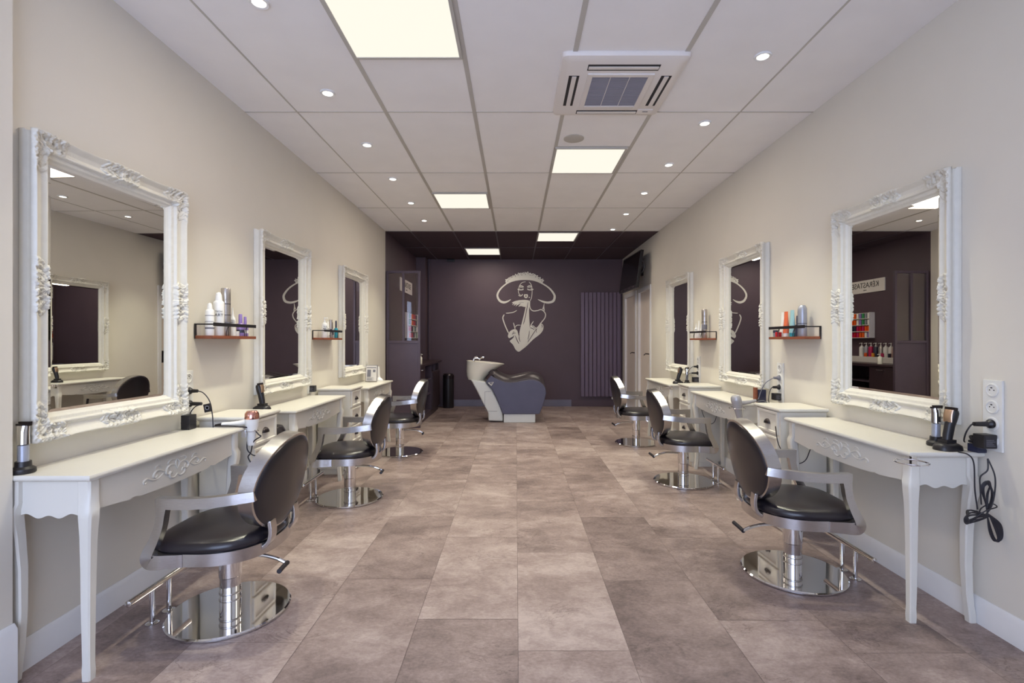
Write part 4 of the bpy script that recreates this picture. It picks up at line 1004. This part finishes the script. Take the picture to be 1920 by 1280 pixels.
# colour tube rack on the wall
rk = thing('colour_rack', 'white wall rack of hair colour tubes seen through the partition glass', 'rack', (XL+.001, 8.47, 1.28), PI/2)
b = MB(); b.box(-.40, -.008, 0, .40, 0, .42); b.build('back_panel', M['paper'], rk)
for k in range(4):
    b = MB(); b.box(-.40, -.09, k*.105, .40, -.008, k*.105+.008); b.build('rack_shelf', M['paper'], rk)
for s_ in (-1, 1):
    b = MB(); b.box(s_*.40-.006, -.09, 0, s_*.40+.006, 0, .42); b.build('rack_side', M['paper'], rk)
cols = ['wplastic', 'greycan', 'green', 'lilac', 'wplastic', 'brightorange', 'brightorange', 'magenta', 'red', 'magenta', 'navy', 'navy']
tb0 = {}
for k in range(4):
    for j in range(12):
        c = cols[j] if k > 1 else cols[(j+k*2+3) % 12]
        if c not in tb0:
            b = MB(); b.box(-.024, -.022, 0, .024, .022, .084); o = b.build('colour_tube_box', M[c], bev=.001); tb0[c] = o
        else:
            o = tb0[c].copy(); COL.objects.link(o)
        o.location = (XL+.050, 8.47-.36+j*.0655, 1.28+k*.105+.0085)
        cn = {'wplastic': 'white', 'greycan': 'grey', 'green': 'green', 'lilac': 'lilac', 'brightorange': 'orange', 'magenta': 'magenta', 'red': 'red', 'navy': 'navy'}[c]
        tag(o, cn+' hair colour box standing on the wall rack behind the partition glass', 'box', cn+' hair colour boxes on the rack')
# worktop with cabinets behind the partition
XF = -1.37
def unit(name, y0, y1, kind, label):
    r = thing(name, label, 'cabinet', ((XL+XF)/2, (y0+y1)/2, 0)); hx = (XF-XL)/2-.01; hy = (y1-y0)/2-.002; t = .018
    b = MB(); b.box(-hx, -hy, .08, hx-.02, -hy+t, .855); b.box(-hx, hy-t, .08, hx-.02, hy, .855); b.box(-hx, -hy+t, .08, -hx+.01, hy-t, .855); b.box(-hx+.01, -hy+t, .08, hx-.02, hy-t, .098); b.box(-hx+.01, -hy+t, .837, hx-.02, hy-t, .855)
    b.box(-hx, -hy, 0, hx-.03, hy, .08)
    b.build('carcass', M['darkmetal' if kind == 'open' else 'darkwood'], r)
    if kind == 'door':
        b = MB(); b.box(hx-.02, -hy+.002, .085, hx, hy-.002, .85); d = b.build('door', M['darkwood'], r, bev=.0015)
        b = MB(); b.tube([(hx-.002, -.07, .80), (hx+.022, -.065, .80), (hx+.022, .065, .80), (hx-.002, .07, .80)], .005, 8); b.build('handle', M['chrome'], d)
    elif kind == 'open':
        for z in (.36, .60):
            b = MB(); b.box(-hx+.01, -hy+t, z, hx-.03, hy-t, z+.018); b.build('shelf_board', M['darkmetal'], r)
    else:
        b = MB(); b.box(hx-.02, -hy+.002, .085, hx, hy-.002, .70); d = b.build('door', M['darkwood'], r, bev=.0015)
        b = MB(); b.box(-hx+.01, -hy+t, .70, hx-.02, hy-t, .718); b.box(-hx+.01, -.009, .718, hx-.02, .009, .837); b.build('pigeonhole_divider', M['darkmetal'], r)
unit('base_cabinet', 7.06, 7.56, 'door', 'dark brown base cabinet with chrome handle right behind the partition')
unit('open_cabinet', 7.56, 8.26, 'open', 'dark open shelf unit in the middle under the worktop')
unit('base_cabinet', 8.26, 9.0, 'cubby', 'dark brown base cabinet with two pigeonholes at the far end of the worktop')
b = MB(); b.box(XL+.002, 7.05, .856, XF+.02, 9.02, .885); tag(b.build('worktop', M['darkwood'], bev=.002), 'dark worktop running behind the partition to the back wall', 'worktop')
b = MB(); b.box(XL+.002, 7.10, .886, -1.70, 8.95, .975); tag(b.build('back_ledge', M['paper'], bev=.002), 'white ledge along the side wall carrying pump bottles', 'ledge')
pc = [('wplastic', 'white'), ('brightorange', 'bright orange'), ('wplastic', 'white'), ('wplastic', 'white'), ('silver', 'silver'), ('navy', 'navy'), ('magenta', 'magenta'), ('greycan', 'grey'), ('wplastic', 'white')]
for k, (c, cn) in enumerate(pc):
    bottle('pump_bottle', cn+' pump bottle in the row on the white ledge', 'bottle', cn+' pump bottles on the ledge', (-1.775, 7.42+k*.108, .976), 'pump', .225, .036, c, 'wplastic', 1)
for y, c, cn in ((7.60, 'navy', 'navy'), (7.75, 'magenta', 'magenta'), (7.95, 'amber', 'amber'), (8.12, 'brightorange', 'orange')):
    bottle('jar', cn+' round jar in front of the pump bottles on the white ledge', 'jar', 'jars on the ledge', (-1.722, y, .976), 'jar', .06, .021, c, c, 1)
bottle('pump_bottle', 'cream pump bottle on the worktop just behind the partition edge', 'bottle', None, (-1.43, 7.40, .886), 'pump', .15, .035, 'ceramic', 'wplastic', 1)
# tall bin
bn = thing('waste_bin', 'tall black metal bin standing beside the worktop cabinets', 'bin', (-1.245, 9.17, .001))
b = MB(); b.lathe([(.001, 0), (.098, 0), (.1, .01), (.1, .54), (.001, .54)], seg=36); b.build('bin_body', M['black'], bn)
b = MB(); b.lathe([(.101, .54), (.102, .545), (.102, .60), (.08, .625), (.001, .632)], seg=36); b.build('lid', M['pewter'], bn)
# radiator
rd = thing('radiator', 'tall dark vertical slat radiator on the back wall', 'radiator', (1.585, YB-.001, .19))
for k in range(10):
    x = -.365+k*.0755; b = MB(); b.box(x, -.075, 0, x+.068, -.03, 1.955); b.build('slat', M['radiator'], rd, bev=.008, seg=3)
b = MB()
for z in (.12, 1.8): b.cyl((-.36, -.035, z), (.38, -.035, z), .014)
b.box(-.30, -.03, .1, -.27, 0, .14); b.box(.27, -.03, .1, .30, 0, .14); b.box(-.30, -.03, 1.78, -.27, 0, 1.82); b.box(.27, -.03, 1.78, .30, 0, 1.82); b.build('manifold', M['radiator'], rd)
b = MB(); b.cyl((.30, -.055, -.005), (.30, -.055, -.04), .012); b.cyl((.27, -.055, -.03), (.215, -.055, -.03), .026, 18); b.tube([(.27, -.055, -.03), (.30, -.055, -.035), (.30, -.055, -.08), (.30, 0, -.085)], .008); b.build('thermostat_valve', M['ceramic'], rd)
# television
tv = thing('television', 'black flat television tilted down on the right wall above the doors', 'television', (1.80, 7.86, 2.31))
mt = Matrix.Rotation(-.05, 4, 'Z') @ Matrix.Rotation(math.radians(8), 4, 'Y').inverted()
mt = Matrix.Rotation(.05, 4, 'Z') @ Matrix.Rotation(math.radians(8), 4, 'Y')
b = MB(); b.box(0, -.49, -.285, .045, .49, .285, mt); b.build('casing', M['black'], tv, bev=.006)
b = MB(); b.box(-.002, -.465, -.235, .002, .465, .262, mt); b.build('screen', M['screen'], tv)
b = MB()
for k in range(4): b.box(-.003, -.40+k*.22, -.272, .002, -.30+k*.22, -.25, mt)
b.build('speaker_slot', M['darkmetal'], tv)
b = MB(); b.box(.045, -.12, -.12, .065, .12, .12, mt); b.box(.06, -.05, -.05, .212, .05, .05); b.build('wall_bracket', M['pewter'], tv, bev=.003)
b = MB(); b.tube(spline([(.055, -.46, .12), (.09, -.50, .10), (.11, -.50, .02), (.08, -.47, -.06), (.05, -.45, -.03)], 6), .008); b.build('cable', M['rubber'], tv)

# wall decal: line drawing of a woman in a wide hat
def decal():
    b = MB()
    def pt(cx, cy, d):
        px, py = 920+cx/7.529, 500+cy/7.529
        return ((px-967)/F*YB, YB-d, EYE-(py-640)/F*YB)
    cnt = [0]
    def line(pts, w, n=6, d=.0035, mi=0):
        cnt[0] += 1; d = (.0085 if mi else d+.0012)+.00003*cnt[0]; b.mi = mi; P = [(p.x, p.y) for p in spline([(p[0], p[1], 0) for p in pts], n)]
        ws = lerpw(w, n) if isinstance(w, list) else [w]*len(P)
        if not isinstance(w, list):
            k = len(P); ws = [w*(.45+.55*min(1, min(i, k-1-i)/3)) for i in range(k)]
        b.ribbon(P, ws, .0004, d, pt)
    def poly(pts, n=5, d=.003, mi=0, sm=True):
        cnt[0] += 1; d += .00004*cnt[0]; b.mi = mi; P = [(p.x, p.y) for p in spline([(p[0], p[1], 0) for p in pts], n, True)] if sm else pts
        b.prism(P, .0004, d, pt)
    # brim
    line([(285, 460), (240, 488), (185, 502), (130, 480), (98, 425), (103, 370), (150, 300), (235, 232), (340, 190), (480, 175), (620, 190), (735, 240), (830, 305), (890, 380), (903, 430), (880, 485), (810, 505), (735, 490), (665, 460)],
         [5, 22, 33, 31, 27, 25, 21, 18, 22, 24, 22, 18, 22, 28, 32, 34, 30, 24, 5], 6)
    # flowers along the crown
    rn = random.Random(2)
    poly([(215, 235), (260, 185), (350, 140), (440, 118), (520, 116), (600, 130), (680, 168), (738, 225), (640, 192), (500, 170), (360, 182)], d=.003)
    for i in range(13):
        a = i/12; cx = 235+a*490; cy = 212-112*math.sin(PI*(.06+.88*a)) + rn.uniform(-6, 6); R = 24+rn.uniform(-3, 4)
        poly([(cx+R*(1+.22*math.cos(5*t+i))*math.cos(t), cy+R*(1+.22*math.cos(5*t+i))*math.sin(t)) for t in [2*PI*k/40 for k in range(40)]], sm=False, d=.0032)
        for q in range(3):
            t = rn.uniform(0, 2*PI); line([(cx+6*math.cos(t), cy+6*math.sin(t)), (cx+13*math.cos(t+.5), cy+13*math.sin(t+.5)), (cx+14*math.cos(t+1.4), cy+14*math.sin(t+1.4))], 4, 3, d=.0042, mi=1)
    # face
    line([(495, 211), (445, 222), (410, 262), (395, 310), (393, 360), (408, 392), (428, 398)], 8)
    line([(540, 212), (570, 250), (584, 310), (583, 390), (572, 448), (553, 485)], 9)
    line([(392, 398), (412, 412), (438, 406), (452, 384)], 12)
    line([(405, 282), (430, 270), (468, 286)], 16); line([(515, 286), (545, 270), (585, 284)], 16)
    line([(380, 316), (402, 324), (440, 325), (466, 316)], 14); line([(515, 316), (545, 326), (580, 324), (604, 316)], 14)
    line([(405, 310), (425, 290), (462, 303)], 6); line([(516, 303), (545, 290), (580, 308)], 6)
    poly([(468, 405), (482, 385), (498, 392), (514, 385), (526, 405), (520, 432), (498, 444), (476, 432)])
    poly([(483, 413), (498, 405), (512, 413), (498, 422)], d=.0055, mi=1)
    poly([(545+8*math.cos(t), 432+8*math.sin(t)) for t in [2*PI*k/14 for k in range(14)]], sm=False)
    # neck, shoulders, arms
    line([(553, 480), (550, 540), (562, 592), (600, 622), (660, 618), (710, 604), (750, 628), (774, 670), (765, 720), (730, 768), (690, 812)], 13)
    line([(756, 515), (748, 560), (735, 598)], [4, 12, 16]); line([(756, 515), (752, 560), (756, 620)], [4, 8, 14])
    line([(215, 655), (260, 652), (320, 642), (370, 615)], 11)
    line([(192, 672), (172, 720), (190, 790), (222, 870), (256, 942)], 16)
    line([(322, 788), (335, 840), (348, 885)], 12); line([(345, 856), (370, 826), (425, 824)], 10)
    line([(558, 845), (578, 808), (604, 768)], 13)
    # hand and forearm glove
    poly([(298, 508), (345, 484), (420, 470), (500, 468), (546, 482), (545, 520), (505, 560), (470, 566), (430, 556), (390, 560), (415, 530), (380, 540), (352, 560), (368, 525), (325, 552), (340, 520), (302, 540), (318, 515)], 4)
    poly([(500, 525), (548, 486), (542, 600), (544, 720), (550, 820), (548, 900), (540, 990), (520, 1060), (470, 1100), (420, 1060), (404, 960), (418, 870), (440, 790), (468, 680), (490, 580)], 5)
    poly([(244, 985), (252, 942), (282, 902), (335, 880), (372, 895), (384, 930), (402, 1000), (420, 1060), (520, 1060), (545, 960), (552, 850), (600, 828), (645, 860), (700, 800), (735, 815), (746, 848), (735, 900), (690, 955), (600, 1025), (510, 1115), (448, 1165), (395, 1198), (350, 1165), (315, 1100), (270, 1050), (300, 1020), (330, 985), (268, 1008)], 4)
    for pts, w in (([(527, 500), (505, 620), (480, 740), (458, 815)], 9), ([(348, 972), (370, 1030), (400, 1088)], 11), ([(645, 875), (590, 960), (522, 1068)], 8), ([(545, 900), (540, 960), (522, 1025)], 7),
                   ([(300, 955), (330, 935), (355, 938)], 8), ([(310, 945), (320, 920), (335, 912)], 6), ([(555, 860), (590, 870), (620, 890)], 9), ([(585, 838), (612, 855), (635, 880)], 7), ([(655, 865), (642, 900), (650, 930)], 7),
                   ([(715, 815), (728, 835), (722, 860)], 9), ([(405, 950), (400, 1010), (415, 1060)], 6), ([(265, 1012), (310, 990), (335, 968)], 7), ([(430, 520), (405, 528), (388, 560)], 6), ([(395, 505), (430, 500), (470, 505)], 3)):
        line(pts, w, 5, d=.0042, mi=1)
    return tag(b.build('wall_decal', [M['decal'], M['dark']]), 'white line drawing of a woman in a wide flowered hat on the dark wall', 'wall art')
decal()

# ================================================================== SHAMPOO UNIT
def wash_unit():
    D0 = 7.45; DC = 7.76
    r = thing('shampoo_unit', 'backwash unit with white basin and dark reclining seat before the dark wall', 'wash unit', (-.15, DC, .001))
    def P(cx, cy, d=D0): return ((850+cx/8-967)/F*d+.15, EYE-(650+cy/8-640)/F*d)   # crop pixel -> local x, z
    # pedestal shell
    out = [P(*p) for p in ((255, 498), (470, 527), (575, 640), (640, 770), (700, 900), (738, 1010), (745, 1128), (522, 1120), (516, 995), (430, 830), (340, 650))]
    out = [(a, max(.0, bb)) for a, bb in out]
    b = MB(); b.prism(out, -.26, .26, lambda a, bb, d: (a, d, bb)); pd = b.build('pedestal', M['shell'], r, bev=.02, seg=3)
    b = MB(); q = [P(*p) for p in ((470, 680), (560, 672), (640, 820), (655, 975), (480, 970), (468, 900))]
    for i in range(len(q)):
        a, c = q[i], q[(i+1) % len(q)]
        if i in (1, 2): continue
        b.tube([(a[0], -.2605, a[1]), (c[0], -.2605, c[1])], .0025, 6)
    b.build('panel_seam', M['greyprint'], pd)
    # basin
    def ell(cx, z0, rx, ry, tiltz, n=40): return [Vector((cx+rx*math.cos(2*PI*k/n), ry*math.sin(2*PI*k/n), z0+tiltz*math.cos(2*PI*k/n))) for k in range(n)]
    b = MB(); ox = .15
    b.loft([ell(-.622+ox, .622, .125, .17, -.012), ell(-.610+ox, .68, .155, .20, -.01), ell(-.575+ox, .75, .195, .225, -.014), ell(-.53+ox, .82, .238, .245, -.02), ell(-.478+ox, .885, .288, .26, -.026), ell(-.474+ox, .897, .298, .266, -.028),
            ell(-.474+ox, .902, .292, .262, -.028), ell(-.478+ox, .899, .272, .242, -.027), ell(-.50+ox, .86, .235, .215, -.02), ell(-.54+ox, .80, .17, .16, -.01), ell(-.56+ox, .775, .08, .08, 0)])
    bs = b.build('basin', M['ceramic'], r)
    b = MB(); b.lathe([(.025, .776), (.028, .782), (.001, .782)], (-.56+ox, 0, 0), 20); b.build('drain', M['chrome'], bs)
    b = MB(); b.box(-.735+ox, -.07, .655, -.70+ox, .07, .70); b.build('hinge_block', M['shell'], r, bev=.006)
    # tap and hand shower
    b = MB(); b.tube(spline([(-.66+ox, -.03, .915), (-.65+ox, -.03, .955), (-.60+ox, -.03, .965), (-.56+ox, -.03, .95)], 5), .015, 12); b.cyl((-.66+ox, -.03, .90), (-.66+ox, -.03, .93), .024, 16); b.tube([(-.66+ox, -.03, .955), (-.63+ox, -.03, .985), (-.60+ox, -.03, .99)], .008, 8)
    b.build('mixer_tap', M['chrome'], r)
    b = MB(); b.tube([(-.58+ox, .08, .93), (-.55+ox, .08, .965), (-.51+ox, .08, .985)], [.011, .014, .02], 12); b.cyl((-.525+ox, .08, .978), (-.50+ox, .08, .972), .024, 16); b.build('hand_shower', M['chrome'], r)
    # upholstered seat body: side panels + fluted cushion
    prof = [P(*p) for p in ((482, 527), (565, 430), (620, 465), (700, 505), (780, 530), (860, 538), (950, 528), (1050, 507), (1140, 494), (1210, 496), (1290, 520), (1350, 565), (1385, 625), (1395, 690), (1370, 800), (1330, 920), (1292, 1012), (740, 1012), (690, 880), (640, 760), (580, 640))]
    for s_, nm in ((-1, 'side_panel'), (1, 'side_panel')):
        b = MB(); y0, y1 = sorted((s_*.31, s_*.245)); b.prism(prof, y0, y1, lambda a, bb, d: (a, d, bb)); sp = b.build(nm, M['vinyl'], r, bev=.012, seg=3, ang=.9)
        if s_ < 0:
            b = MB(); e = [P(*p) for p in ((525, 538), (570, 578), (605, 530))]
            b.ribbon(e, [.012, .010, .004], -.3135, -.3105, lambda a, bb, d: (a, d, bb)); e = [P(*p) for p in ((530, 538), (605, 530))]; b.ribbon(e, .004, -.3135, -.3105, lambda a, bb, d: (a, d, bb)); e = [P(*p) for p in ((560, 560), (585, 540))]; b.ribbon(e, .003, -.3135, -.3105, lambda a, bb, d: (a, d, bb))
            b.build('emblem', M['decal'], sp)
    b = MB(); top = [P(*p) for p in ((560, 425), (590, 400), (640, 430), (720, 475), (800, 500), (880, 505), (960, 492), (1050, 470), (1140, 455), (1210, 458), (1290, 485), (1345, 540), (1380, 620), (1388, 690), (1362, 800), (1318, 930), (1290, 1000))]
    top = [(p.x, p.y) for p in spline([(a, c, 0) for a, c in top], 3)]
    n = 39; V = []
    for j in range(-1, n+1):
        u = max(-1, min(1, -1+2*j/(n-1))); y = u*.25
        bul = -.022+.064*(1-u**4)+.020*abs(math.sin((u+1)*PI*1.5)); row = []
        if j < 0 or j == n: bul = -.10
        for i, (a, c) in enumerate(top):
            fade = 1 if i < 30 else max(.0, 1-(i-30)/9); bul2 = bul*fade-.012*(1-fade)
            t0_ = Vector(top[min(i+1, len(top)-1)])-Vector(top[max(i-1, 0)]); nn = Vector((-t0_.y, t0_.x)).normalized()
            row.append(b.bm.verts.new((a+nn.x*bul2, y, c+nn.y*bul2)))
        V.append(row)
    for j in range(n+1):
        for i in range(len(top)-1): b._f((V[j][i], V[j][i+1], V[j+1][i+1], V[j+1][i]))
    b.build('seat_cushion', M['vinyl_top'], r, ang=1.2)
    b = MB(); a0 = P(755, 1010)[0]; a1 = P(1230, 1010)[0]; b.box(a0, -.29, .0, a1, .29, .135); b.build('plinth', M['shell'], r, bev=.006)
wash_unit()
